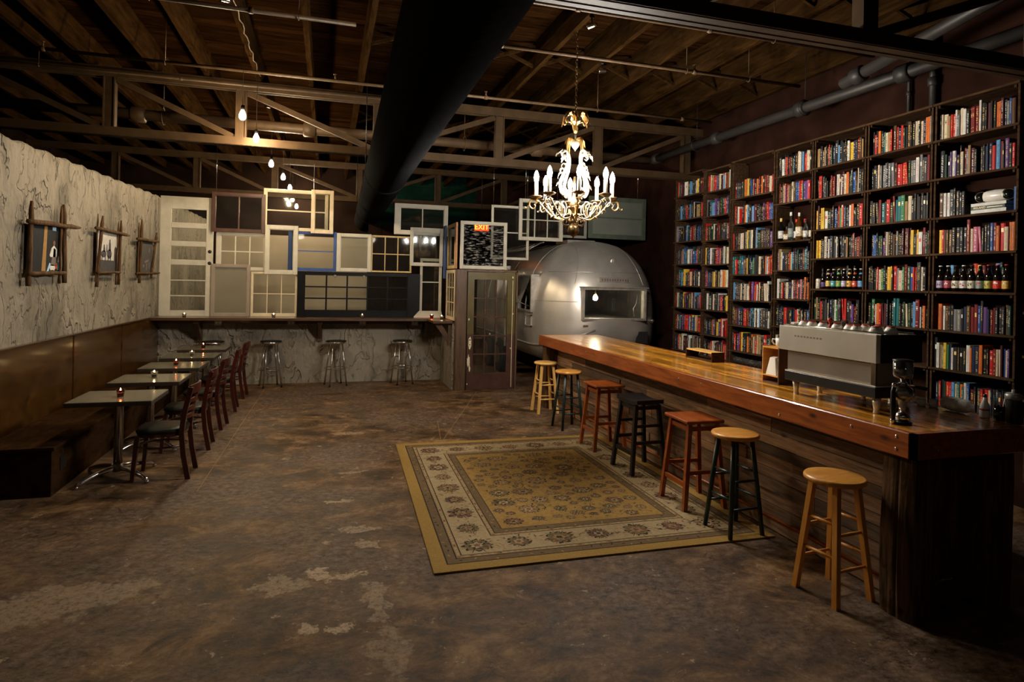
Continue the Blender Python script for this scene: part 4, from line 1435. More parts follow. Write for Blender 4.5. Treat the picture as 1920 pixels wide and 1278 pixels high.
def vine(x0, y0, ang, length, curl, mi, w_=.006):
    x, y, a = x0, y0, ang
    n = int(length / .02)
    L_, R_ = [], []
    pts = []
    for i in range(n + 1):
        ww = w_ * (1 - .5 * i / n)
        L_.append((x - math.sin(a) * ww, y + math.cos(a) * ww))
        R_.append((x + math.sin(a) * ww, y - math.cos(a) * ww))
        pts.append((x, y, a))
        x += .02 * math.cos(a)
        y += .02 * math.sin(a)
        a += curl * .02
    ZM[0] = .0123
    for i in range(n):
        mo.flat([rpm(*L_[i]), rpm(*R_[i]), rpm(*R_[i + 1]), rpm(*L_[i + 1])], mi)
    for (px, py, pa) in pts[2::3]:
        s_ = rnd.choice((-1, 1))
        leaf(px, py, pa + s_ * .9, rnd.uniform(.02, .04), rnd.choice((0, 1, 2, 5)))
def leaf(x, y, a, l_, mi):
    c_, s_ = math.cos(a), math.sin(a)
    ZM[0] = .0125
    def p(u, v):
        return rpm(x + u * c_ - v * s_, y + u * s_ + v * c_)
    mo.flat([p(0, 0), p(l_ * .3, -l_ * .2), p(l_ * .7, -l_ * .13), p(l_, 0), p(l_ * .7, l_ * .13), p(l_ * .3, l_ * .2)], mi)
# field
fx0, fx1, fy0, fy1 = .60, RW - .60, .60, RL - .60
placed = []
def free(x, y, r):
    return all((x - a) ** 2 + (y - b) ** 2 > (r + c) ** 2 for a, b, c in placed)
tries = 0
while len(placed) < 95 and tries < 20000:
    tries += 1
    r = rnd.choice((.105, .095, .08, .06, .05, .04)) if tries < 3000 else rnd.choice((.05, .04, .03))
    x, y = rnd.uniform(fx0 + r, fx1 - r), rnd.uniform(fy0 + r, fy1 - r)
    if free(x, y, r * .98 + .004):
        placed.append((x, y, r + .012))
        blossom(x, y, r, aspect=rnd.uniform(.75, 1.0))
for k in range(60):
    x, y = rnd.uniform(fx0 + .15, fx1 - .15), rnd.uniform(fy0 + .15, fy1 - .15)
    vine(x, y, rnd.random() * 6.28, rnd.uniform(.12, .24), rnd.choice((-9, -6, 6, 9)), rnd.choice((1, 5, 0)), .0045)
for k in range(420):
    x, y = rnd.uniform(fx0 + .03, fx1 - .03), rnd.uniform(fy0 + .03, fy1 - .03)
    leaf(x, y, rnd.random() * 6.28, rnd.uniform(.02, .045), rnd.choice((0, 1, 1, 5, 2)))
# cream border
mid = .342
def border_pts(d, step):
    out = []
    x = d
    while x <= RW - d + 1e-6:
        out.append((x, d, 0)); out.append((x, RL - d, 0)); x += step[0]
    y = d + step[1]
    while y < RL - d - step[1] * .5:
        out.append((d, y, 1)); out.append((RW - d, y, 1)); y += step[1]
    return out
nx_, ny_ = 6, 8
sx, sy = (RW - 2 * mid) / nx_, (RL - 2 * mid) / ny_
for i, (x, y, side) in enumerate(border_pts(mid, (sx, sy))):
    blossom(x, y, .108 if (i // 2) % 2 == 0 else .085)
for (x, y, side) in border_pts(mid, (sx / 2, sy / 2)):
    for k in range(8):
        a = rnd.random() * 6.28
        dx, dy = (rnd.uniform(-.1, .1), rnd.uniform(-.1, .1))
        leaf(x + dx * (1 if side == 0 else .8), y + dy * .8, a, rnd.uniform(.03, .05), rnd.choice((1, 2, 2, 5)))
    vine(x, y, (0 if side == 0 else PI / 2) + rnd.choice((.9, -.9)), .16, rnd.choice((-11, 11)), rnd.choice((2, 5)), .006)
# guard stripe chains
for d in (.19, .493):
    for (x, y, side) in border_pts(d, (.045, .045)):
        ZM[0] = .0124
        a, b = (.016, .008) if side == 0 else (.008, .016)
        mo.flat([rpm(x + a * math.cos(q), y + b * math.sin(q)) for q in [PI * k / 4 for k in range(8)]], 3 if rnd.random() < .75 else 1)
for d in (.135, .545):
    for (x, y, side) in border_pts(d, (.075, .075)):
        leaf(x, y, rnd.random() * 6.28, .035, rnd.choice((0, 2, 1)))
mo.build('woven_motifs', MO, t)

# ================================================================== aluminium travel trailer
t = thing('travel_trailer', 'rounded riveted aluminium travel trailer parked behind the bar', 'trailer', (0, 0, 0))
AX, AHW, AYF, ANOSE, AYB = 4.47, 1.12, 9.06, 1.25, 15.2
ZC_, ZU, ZL = 1.25, 1.37, .82
def cross(a, s, nrm=0.0):
    c_, s_ = math.cos(a), math.sin(a)
    if s_ >= 0:
        q, hz = 2.35, ZU
    else:
        q, hz = 3.6, ZL
    r = (abs(c_) ** q + abs(s_) ** q) ** (-1 / q)
    return AX + r * c_ * (AHW + nrm) * s, ZC_ + r * s_ * (hz + nrm) * s
def nose_s(f):
    """scale of the section at fraction f of the nose depth"""
    return max(.001, (1 - (1 - f) ** 2.5) ** (1 / 2.5))
NA = 72
NR = 30
def shell_pt(f_or_y, a, off=0.0):
    if f_or_y < 1:
        s = nose_s(f_or_y)
        y = AYF + ANOSE * f_or_y - off
    else:
        s, y = 1, f_or_y
    x, z = cross(a, s, off)
    return (x, y, z)
body = MB()
stations = [(1 - math.cos(PI / 2 * (i / NR))) ** 1.5 for i in range(NR)] + [AYF + ANOSE, 11, 12, 13, 14, AYB]
vs, fs = [], []
for q in stations:
    q = q if q > 0 else .00001
    vs += [shell_pt(q, 2 * PI * k / NA) for k in range(NA)]
for i in range(len(stations) - 1):
    for k in range(NA):
        k2 = (k + 1) % NA
        fs.append((i * NA + k, (i + 1) * NA + k, (i + 1) * NA + k2, i * NA + k2))
fs.append(tuple(range(NA)))
fs.append(tuple((len(stations) - 1) * NA + k for k in range(NA))[::-1])
body.add(vs, fs, 0, True)
shell = body.build('body_shell', ['aluminium', 'window_void'], t)
# cut the front window opening and the side window
WX0, WX1, WZ0, WZ1 = 3.92, 5.06, 1.265, 1.795
SY0, SY1, SZ0, SZ1 = 9.95, 10.75, 1.35, 2.0
cutters = []
for args in ((WX0 + .03, WX1 - .03, 8.9, 11.4, WZ0 + .03, WZ1 - .03), (3.2, 3.9, SY0 + .03, SY1 - .03, SZ0 + .03, SZ1 - .03)):
    cut = MB().box(*args, mi=1).build('cut', ['aluminium', 'window_void'])
    md = shell.modifiers.new('opening', 'BOOLEAN')
    md.operation = 'DIFFERENCE'
    md.solver = 'EXACT'
    md.object = cut
    cutters.append(cut)
bpy.context.view_layer.update()
me = bpy.data.meshes.new_from_object(shell.evaluated_get(bpy.context.evaluated_depsgraph_get()))
shell.modifiers.clear()
shell.data = me
for cut in cutters:
    bpy.data.objects.remove(cut)
def hug_y(x, z):
    """y of the nose surface at (x, z)"""
    lo_, hi_ = 0.0, 1.0
    for _ in range(30):
        m_ = (lo_ + hi_) / 2
        s = nose_s(m_)
        dx, dz = abs(x - AX) / (AHW * s), abs(z - ZC_) / ((ZU if z > ZC_ else ZL) * s)
        q = 2.35 if z > ZC_ else 3.6
        if dx ** q + dz ** q > 1:
            lo_ = m_
        else:
            hi_ = m_
    return AYF + ANOSE * hi_
# panel seams, slightly raised riveted strips
def seam(pts, w_=.016, h_=.004, name='panel_seam'):
    MB().tube(pts, [.006] * len(pts), 5, caps=False).build(name, 'aluminium_trim', t)
for xo in (-.62, .62):
    pts = []
    for i in range(24):
        z = 1.85 + .72 * i / 23
        x = AX + xo * (1 - .35 * (i / 23))
        if z < 2.58:
            pts.append((x, hug_y(x, z) - .001, z))
    seam(pts)
seam([(AX - 1.08 + 2.16 * i / 40, hug_y(AX - 1.08 + 2.16 * i / 40, 1.56) - .001, 1.56) for i in range(10)])
seam([(AX + .62 + .46 * i / 14, hug_y(AX + .62 + .46 * i / 14, 1.56) - .001, 1.56) for i in range(14)])
for q in (AYF + ANOSE + .02, 11.6, 13.0):
    seam([shell_pt(q, a) for a in [PI * .0 + PI * 1.08 * k / 40 for k in range(41)]])
seam([(AX - .02, hug_y(AX, z) - .001, z) for z in [1.98 + .6 * k / 20 for k in range(20)]])
for zc in (2.05,):
    seam([(AX - 1.0 + 2.0 * i / 40, hug_y(AX - 1.0 + 2.0 * i / 40, zc) - .001, zc) for i in range(2, 39)])
# front window
YW = hug_y(WX0, 1.6) - .03
YW = min(YW, AYF + .02)
m_ = MB()
f_ = .035
DW = .13
m_.bbox(WX0, WX1, YW, YW + DW, WZ0, WZ0 + f_)
m_.bbox(WX0, WX1, YW, YW + DW, WZ1 - f_, WZ1)
m_.bbox(WX0, WX0 + f_, YW, YW + DW, WZ0 + f_, WZ1 - f_)
m_.bbox(WX1 - f_, WX1, YW, YW + DW, WZ0 + f_, WZ1 - f_)
m_.bbox(WX0 - .03, WX1 + .03, YW - .02, YW + .10, WZ1, WZ1 + .018)
wf = m_.build('front_window_frame', 'aluminium_trim', t)
MB().box(WX0 + f_, WX1 - f_, YW + .03, YW + .034, WZ0 + f_, WZ1 - f_).build('glass_pane', 'window_glass', wf)
MB().tube([(WX1 - .18, YW + .08, WZ0 + .06), (WX1 - .20, YW + .08, WZ0 + .2), (WX1 - .15, YW + .08, WZ0 + .28), (WX1 - .13, YW + .08, WZ1 - .1)], .006, 5).build('hanging_wire', 'aluminium_trim', wf)
# bulb hanging just inside the window
bt = thing('trailer_bulb', 'glowing bulb hanging inside the front window of the trailer', 'light', (4.305, 9.46, 1.63))
MB().lathe([(.0001, -.052), (.022, -.048), (.037, -.03), (.040, 0), (.030, .028), (.015, .045), (.013, .055)], n=14).build('bulb', 'trailer_glow', bt)
MB().lathe([(.014, .05), (.018, .055), (.018, .085), (.006, .095)], n=12).build('socket', 'gilt', bt)
MB().tube([(0, 0, .09), (.006, 0, .14)], .006, 6).build('cord', 'gilt', bt)
# badge, lamp, knob, hatch
yb = hug_y(AX + .1, 1.93)
MB().bbox(4.22, 4.78, yb - .022, yb + .05, 1.885, 1.965, .006).build('name_plate', 'aluminium_trim', t)
m_ = MB()
for k in range(11):
    x = 4.26 + k * .046
    m_.box(x, x + .028, yb - .026, yb - .022, 1.905, 1.945)
m_.build('plate_letters', 'steel_dark', t)
yl = hug_y(4.55, 2.24)
MB().lathe([(.03, -.012), (.052, -.01), (.058, 0), (.058, .05)], (4.55, yl - .01, 2.24), 20, axis='y').build('marker_lamp', 'aluminium_trim', t)
MB().lathe([(.0001, -.018), (.028, -.016), (.030, -.01)], (4.55, yl - .01, 2.24), 16, axis='y').build('lamp_lens', 'grey_paint', t)
for (x, z) in ((5.27, 1.255),):
    y_ = hug_y(x, z)
    MB().ball((x, y_ - .05, z), .045, 10).build('ball_knob', 'chrome', t)
    MB().lathe([(.018, 0), (.018, .06)], (x, y_ - .04, z), 10, axis='y').build('knob_stem', 'chrome', t)
y_ = hug_y(4.95, 1.0)
MB().bbox(4.9, 5.12, y_ - .01, y_ + .14, .88, 1.08).build('hatch_door', 'window_void', t)
MB().box(3.95, 4.03, hug_y(4.0, 1.2) - .012, hug_y(4.0, 1.2) + .05, 1.16, 1.19).build('small_vent', 'steel_dark', t)
# front lower belt strip and belly
m_ = MB()
m_.tube([shell_pt(q, PI + .52, .006) for q in [.02 + .9 * k / 14 for k in range(15)]] + [shell_pt(q, PI + .52, .006) for q in (AYF + ANOSE + .01, 11.5, 13, 15)], .016, 6)
m_.build('belt_strip', 'aluminium_trim', t)
# side window with propped frame
xs = AX - AHW - .005
m_ = MB()
for (a, b, c_, d_) in ((SY0, SY1, SZ0, SZ0 + .035), (SY0, SY1, SZ1 - .035, SZ1), (SY0, SY0 + .035, SZ0 + .035, SZ1 - .035), (SY1 - .035, SY1, SZ0 + .035, SZ1 - .035)):
    m_.bbox(xs - .02, xs + .14, a, b, c_, d_)
sf = m_.build('side_window_frame', 'aluminium_trim', t)
MB().box(xs + .02, xs + .024, SY0 + .035, SY1 - .035, SZ0 + .035, SZ1 - .035).build('glass_pane', 'window_glass', sf)
MB().add([(xs - .012, SY0 + .02, SZ1 - .01), (xs - .012, SY1 - .02, SZ1 - .01), (xs - .20, SY1 - .02, SZ0 + .16), (xs - .20, SY0 + .02, SZ0 + .16),
          (xs - .020, SY0 + .02, SZ1 - .018), (xs - .020, SY1 - .02, SZ1 - .018), (xs - .21, SY1 - .02, SZ0 + .155), (xs - .21, SY0 + .02, SZ0 + .155)],
         [(0, 1, 2, 3), (7, 6, 5, 4), (0, 4, 5, 1), (1, 5, 6, 2), (2, 6, 7, 3), (3, 7, 4, 0)]).build('open_sash', 'dusty_glass', sf)
MB().tube([(xs - .19, SY0 + .1, SZ0 + .17), (xs, SY0 + .1, SZ0 + .1)], .006, 6).build('stay_arm', 'chrome', sf)
# side door outline, hatch
m_ = MB()
for (a, b, c_, d_) in ((11.6, 11.62, .6, 2.2), (12.3, 12.32, .6, 2.2), (11.6, 12.32, 2.18, 2.2), (9.98, 10.3, 1.10, 1.12), (9.98, 10.3, 1.28, 1.30), (9.98, 10.0, 1.10, 1.30), (10.28, 10.3, 1.10, 1.30)):
    m_.box(xs - .006, xs + .10, a, b, c_, d_)
m_.build('door_outline', 'aluminium_trim', t)
for yw in (12.3, 13.25):
    MB().lathe([(.10, -.02), (.2, -.03), (.33, -.02), (.36, .02), (.36, .17), (.33, .2)], (3.42, yw, .362), 28, axis='x').build('wheel', 'tyre', t)
    MB().lathe([(.0001, -.045), (.06, -.05), (.13, -.035), (.19, -.028), (.2, -.02)], (3.42, yw, .362), 24, axis='x').build('hub_cap', 'steel_dark', t)
MB().box(4.0, 5.0, 10.0, 15.0, .24, .46).build('chassis', 'black_metal', t)
MB().bbox(4.3, 4.66, 9.9, 10.2, 0, .45).build('support_block', 'old_timber', t)
# roof vent and awning roll
MB().bbox(4.2, 4.75, 10.5, 11.1, 2.6, 2.66).build('roof_vent', 'aluminium_trim', t)
m_ = MB()
for q in (0, .25):
    m_.tube([(3.45 + q, 10.4, 2.46 + q * .5), (3.45 + q, 12.6, 2.46 + q * .5)], .012, 6)
for k in range(8):
    m_.tube([(3.45, 10.5 + k * .28, 2.46), (3.70, 10.5 + k * .28, 2.585)], .009, 6)
m_.build('roof_rack', 'aluminium_trim', t)
for i, (x, y, rz) in enumerate(((3.0, 10.75, .2), (3.08, 10.95, -.3), (3.22, 10.62, .9))):
    o = MB().bbox(-.16, .16, -.035, .035, 0, .045).build('wood_block', 'post_wood')
    o.location = (x, y, 0)
    o.rotation_euler = (0, 0, rz)
    tag(o, ['loose wood offcut on the floor beside the olive door', 'loose wood offcut lying behind the other two by the trailer', 'loose wood offcut nearest the bar by the trailer'][i], 'wood block', 'wood blocks by the trailer')

# ================================================================== chandelier
CX, CY = 2.40, 5.85
t = thing('chandelier', 'ornate white and gilt chandelier with eight lit candle lamps', 'chandelier', (CX, CY, 0))
rnd = random.Random(9)
def ring(n, r, z, off=0):
    return [(r * math.cos(off + 2 * PI * k / n), r * math.sin(off + 2 * PI * k / n), z) for k in range(n)]
# chain
m_ = MB()
z = 3.66
k = 0
while z < 4.58:
    if k % 2:
        pts = [(.011 * math.cos(q), 0, z + .022 * math.sin(q)) for q in [2 * PI * i / 10 for i in range(10)]]
    else:
        pts = [(0, .011 * math.cos(q), z + .022 * math.sin(q)) for q in [2 * PI * i / 10 for i in range(10)]]
    m_.tube(pts, .0035, 5, closed=True)
    z += .036
    k += 1
m_.build('chain', 'gilt_dark', t)
MB().lathe([(.0001, 4.58), (.03, 4.585), (.05, 4.62), (.06, 4.70), (.06, 4.74)], n=16).build('ceiling_hook_plate', 'gilt_dark', t)
def scroll(r0, z0, pts2, rad, a, name, mat, mb=None, n=7):
    """a tube following (r, z) points in the vertical plane at angle a"""
    P_ = [Vector((p[0] * math.cos(a), p[0] * math.sin(a), p[1])) for p in pts2]
    # catmull-rom smoothing
    out = []
    for i in range(len(P_) - 1):
        p0, p1, p2, p3 = P_[max(i - 1, 0)], P_[i], P_[i + 1], P_[min(i + 2, len(P_) - 1)]
        for j in range(4):
            s = j / 4
            out.append(.5 * ((2 * p1) + (-p0 + p2) * s + (2 * p0 - 5 * p1 + 4 * p2 - p3) * s * s + (-p0 + 3 * p1 - 3 * p2 + p3) * s ** 3))
    out.append(P_[-1])
    L_ = len(out)
    rs = [rad * (.55 + .45 * math.sin(PI * min(1, (i + .5) / L_ * 1.1))) for i in range(L_)]
    own = mb is None
    mb = mb or MB()
    mb.tube(out, rs, n)
    return mb
def leafy(mb, p, a, l_, droop=.6, w_=.3, mi=0):
    """curled acanthus leaf growing outwards from p at angle a"""
    n = 6
    vs, fs = [], []
    for i in range(n + 1):
        f = i / n
        r = l_ * f
        z = l_ * (.45 * math.sin(f * PI * .9) - droop * f * f)
        ww = l_ * w_ * math.sin(PI * (f * .86 + .1)) * (1 + .2 * (-1) ** i)
        c_, s_ = math.cos(a), math.sin(a)
        for q in (-1, 0, 1):
            vs.append((p[0] + r * c_ - q * ww * s_, p[1] + r * s_ + q * ww * c_, p[2] + z - abs(q) * .12 * l_))
    for i in range(n):
        for k in range(2):
            fs.append((i * 3 + k, i * 3 + k + 1, i * 3 + 4 + k, i * 3 + 3 + k))
    m0 = len(vs)
    vs2 = [(v[0], v[1], v[2] - .003) for v in vs]
    mb.add(vs + vs2, fs + [tuple(m0 + q for q in f[::-1]) for f in fs], mi, True)
# crown of drooping leaves
m_ = MB()
for k in range(6):
    a = 2 * PI * k / 6 + .3
    scroll(0, 0, [(.012, 3.50), (.03, 3.56), (.07, 3.60), (.115, 3.585), (.135, 3.53), (.12, 3.49), (.10, 3.51)], .009, a, '', '', m_)
    leafy(m_, (.05 * math.cos(a), .05 * math.sin(a), 3.585), a, .105, 1.1, .34)
    leafy(m_, (.02 * math.cos(a + .5), .02 * math.sin(a + .5), 3.48), a + .5, .06, -.4, .3)
m_.build('crown_leaves', 'gilt', t)
MB().lathe([(.0001, 3.38), (.018, 3.40), (.028, 3.44), (.016, 3.48), (.012, 3.52), (.03, 3.55), (.036, 3.575), (.022, 3.60), (.008, 3.62), (.006, 3.66)], n=16).build('crown_stem', 'gilt', t)
# bell
m_ = MB()
MB().lathe([(.0001, 3.21), (.008, 3.225), (.03, 3.25), (.045, 3.275), (.040, 3.305), (.02, 3.325), (.01, 3.34), (.01, 3.39)], n=16).build('bell_finial', 'antique_white', t)
for k in range(4):
    a = 2 * PI * k / 4 + .25
    m_ = scroll(0, 0, [(.01, 3.315), (.05, 3.335), (.085, 3.31), (.10, 3.25), (.10, 3.19)], .012, a, '', '')
    leafy(m_, (.06 * math.cos(a), .06 * math.sin(a), 3.325), a, .07, .9, .3)
    m_.build('bell_arm', 'gilt', t)
    m_ = scroll(0, 0, [(.10, 3.20), (.085, 3.12), (.105, 3.03), (.145, 2.95), (.175, 2.87), (.165, 2.79), (.13, 2.75), (.10, 2.78), (.11, 2.82), (.135, 2.81)], .0165, a, '', '')
    scroll(0, 0, [(.10, 3.19), (.14, 3.205), (.165, 3.17), (.15, 3.135), (.125, 3.145)], .010, a, '', '', m_)
    scroll(0, 0, [(.12, 3.0), (.16, 3.02), (.18, 2.99), (.165, 2.965)], .008, a, '', '', m_)
    for (r, z, s_) in ((.135, 3.19, 1), (.155, 3.17, 1.1), (.11, 3.06, .8), (.14, 2.96, .9), (.165, 2.86, .8)):
        leafy(m_, (r * math.cos(a), r * math.sin(a), z), a, .075 * s_, .5, .3)
        leafy(m_, (r * math.cos(a), r * math.sin(a), z), a + .9, .05 * s_, .3, .3)
    m_.build('leaf_scroll', 'antique_white', t)
# central stem and ball
MB().lathe([(.0001, 2.315), (.006, 2.32), (.008, 2.335), (.03, 2.345), (.055, 2.37), (.062, 2.40), (.05, 2.435), (.03, 2.455), (.045, 2.475), (.05, 2.50), (.03, 2.53), (.02, 2.58), (.035, 2.62), (.045, 2.66), (.028, 2.70), (.014, 2.75), (.012, 2.85), (.010, 2.95)], n=20).build('centre_ball', 'gilt_dark', t)
m_ = MB()
for k in range(8):
    a = 2 * PI * k / 8
    scroll(0, 0, [(.03, 2.47), (.06, 2.45), (.10, 2.45), (.118, 2.48), (.10, 2.51), (.075, 2.495), (.085, 2.475)], .0065, a, '', '', m_)
    leafy(m_, (.03 * math.cos(a + .3), .03 * math.sin(a + .3), 2.52), a + .3, .07, -.5, .32)
    leafy(m_, (.02 * math.cos(a + .3), .02 * math.sin(a + .3), 2.60), a + .3, .06, -.5, .32)
m_.build('base_scrolls', 'gilt_dark', t)
# arms
bulbs = []
for k in range(8):
    a = 2 * PI * k / 8 + PI / 8 + .12
    rr = .39
    m_ = scroll(0, 0, [(.03, 2.55), (.10, 2.515), (.18, 2.515), (.25, 2.56), (.31, 2.62), (.36, 2.68), (.41, 2.705), (.452, 2.685), (.455, 2.635), (.42, 2.61), (.395, 2.635), (.41, 2.655)], .0105, a, '', '')
    scroll(0, 0, [(.17, 2.52), (.13, 2.56), (.12, 2.63), (.155, 2.675), (.195, 2.66), (.19, 2.615), (.16, 2.615)], .0075, a, '', '', m_)
    scroll(0, 0, [(.24, 2.56), (.225, 2.61), (.25, 2.66), (.285, 2.655), (.28, 2.625)], .0065, a, '', '', m_)
    scroll(0, 0, [(.455, 2.66), (.475, 2.63), (.49, 2.615), (.50, 2.63)], .005, a, '', '', m_)
    am = m_.build('arm', 'antique_white' if k % 2 == 0 else 'gilt', t)
    l_ = MB()
    for (r, z) in ((.20, 2.53), (.29, 2.60), (.35, 2.67)):
        leafy(l_, (r * math.cos(a), r * math.sin(a), z), a + .7, .05, .2, .3)
        leafy(l_, (r * math.cos(a), r * math.sin(a), z), a - .7, .05, .2, .3)
    l_.build('arm_leaves', 'gilt', am)
    c_ = (rr * math.cos(a), rr * math.sin(a), 0)
    d_ = MB()
    n = 20
    vs, fs = [], []
    pr = [(.010, 2.70), (.022, 2.715), (.045, 2.722), (.058, 2.735), (.062, 2.742), (.050, 2.734), (.02, 2.728), (.014, 2.745)]
    for (r, z) in pr:
        for q in range(n):
            w2 = 1 + (.12 * math.cos(5 * 2 * PI * q / n) if r > .04 else 0)
            vs.append((c_[0] + r * w2 * math.cos(2 * PI * q / n), c_[1] + r * w2 * math.sin(2 * PI * q / n), z))
    for i in range(len(pr) - 1):
        for q in range(n):
            fs.append((i * n + q, i * n + (q + 1) % n, (i + 1) * n + (q + 1) % n, (i + 1) * n + q))
    d_.add(vs, fs, 0, True)
    d_.build('drip_pan', 'gilt_dark', am)
    MB().lathe([(.020, 2.74), (.023, 2.745), (.020, 2.76), (.020, 2.88), (.014, 2.89)], c_, 12).build('candle_sleeve', 'antique_white', am)
    MB().lathe([(.012, 2.885), (.022, 2.905), (.026, 2.93), (.022, 2.96), (.010, 2.99), (.0001, 3.005)], c_, 10).build('candle_bulb', 'chandelier_bulb', am)

# ================================================================== bookcases
SX = 5.50           # front plane of the shelves
rows_g = [3.63, 3.28, 2.915, 2.55, 2.21, 1.855, 1.495, 1.135, .785]
BAYS = [('far left bookcase', 9.00, 8.20, [3.66, 3.31, 2.935, 2.575, 2.21, 1.86, 1.507, 1.15, .82]),
        ('second bookcase', 8.18, 7.54, [3.62, 3.285, 2.915, 2.55, 2.19, 1.85, 1.505, 1.13, .80]),
        ('third bookcase', 7.50, 6.64, [3.64, 3.106, 2.745, 2.385, 2.033, 1.677, 1.322, .965, .70]),
        ('fourth bookcase', 6.61, 5.98, [3.63, 3.275, 2.93, 2.447, 2.08, 1.722, 1.37, 1.02, .67]),
        ('fifth bookcase', 5.96, 5.23, rows_g), ('sixth bookcase', 5.21, 4.47, rows_g), ('seventh bookcase', 4.45, 3.70, rows_g),
        ('eighth bookcase', 3.62, 2.80, [3.50, 3.15, 2.80, 2.40, 2.06, 1.70, 1.34, .98, .62])]
ORD = ['', 'far left', 'second', 'third', 'fourth', 'fifth', 'sixth', 'seventh', 'eighth']
bay_desc = ['rough wood bookcase at the far left end, beside the trailer', 'rough wood bookcase second from the trailer end', 'rough wood bookcase third from the trailer, hung a little lower', 'rough wood bookcase holding the liquor bottles',
            'rough wood bookcase holding the colourful beer bottles at the left', 'rough wood bookcase with the dark pipe behind its books', 'rough wood bookcase with the large beer bottles at the right', 'rough wood bookcase cut off by the right picture edge']
rnd = random.Random(31)
for i, (nm, y1, y0, zs) in enumerate(BAYS):
    t = thing('bookcase', bay_desc[i], 'bookcase', (0, 0, 0), 0, 'bookcases along the right wall')
    for s_ in (y0, y1):
        d_ = 1 if s_ == y0 else -1
        MB().box(SX + .012, 5.765, min(s_, s_ + d_ * .018), max(s_, s_ + d_ * .018), zs[-1] - .1 if i < 7 else .3, zs[0] - .005).build('side_board', 'shelf_wood', t)
    for j, z in enumerate(zs):
        ex0, ex1 = rnd.uniform(.0, .03), rnd.uniform(.0, .01)
        MB().box(SX - .01 + rnd.uniform(-.006, .004), 5.765, y0 - .008, y1 + .008, z - .020, z).build('shelf_board', 'shelf_wood', t)
        for yb in (y0 + .03, y1 - .05):
            MB().box(SX + .01, 5.70, yb, yb + .018, z - .045, z - .020).build('shelf_cleat', 'shelf_wood', t)

# ------------------------------------------------------------------ books
COL = {
    'black': (0.010, 0.009, 0.010), 'charcoal': (0.029, 0.029, 0.030), 'navy': (0.009, 0.016, 0.043), 'blue': (0.014, 0.065, 0.230), 'sky blue': (0.085, 0.255, 0.468), 'teal': (0.014, 0.115, 0.122),
    'dark green': (0.009, 0.036, 0.020), 'green': (0.036, 0.158, 0.058), 'red': (0.425, 0.015, 0.010), 'dark red': (0.144, 0.009, 0.009), 'maroon': (0.065, 0.009, 0.013), 'orange': (0.510, 0.119, 0.017),
    'yellow': (0.612, 0.391, 0.034), 'cream': (0.527, 0.442, 0.306), 'white': (0.561, 0.544, 0.493), 'grey': (0.144, 0.144, 0.144), 'brown': (0.072, 0.032, 0.014), 'tan': (0.259, 0.173, 0.072), 'purple': (0.094, 0.036, 0.158), 'pink': (0.425, 0.102, 0.170)}
WT = {'black': 46, 'charcoal': 8, 'navy': 10, 'blue': 6, 'sky blue': 3, 'teal': 4, 'dark green': 5, 'green': 2, 'red': 12, 'dark red': 6, 'maroon': 5, 'orange': 4, 'yellow': 5, 'cream': 8, 'white': 8, 'grey': 4, 'brown': 6, 'tan': 5, 'purple': 3, 'pink': 1}
for k_, c_ in COL.items():
    plain('cloth_' + k_.replace(' ', '_'), c_, .5, var=.12, scale=25).node_tree.nodes['Principled BSDF'].inputs['Specular IOR Level'].default_value = .22
plain('foil_gold', (.72, .50, .14), .4, var=.2)
plain('foil_white', (.74, .72, .66), .5, var=.1)
plain('foil_red', (.55, .03, .02), .5, var=.1)
plain('foil_dark', (.03, .025, .025), .5, var=.1)
names = list(COL)
BOOKM = ['cloth_' + k.replace(' ', '_') for k in names] + ['book_paper', 'foil_gold', 'foil_white', 'foil_red', 'foil_dark']
IP, IG, IW, IR, ID = len(names), len(names) + 1, len(names) + 2, len(names) + 3, len(names) + 4
bag = [k for k in names for _ in range(WT[k])]

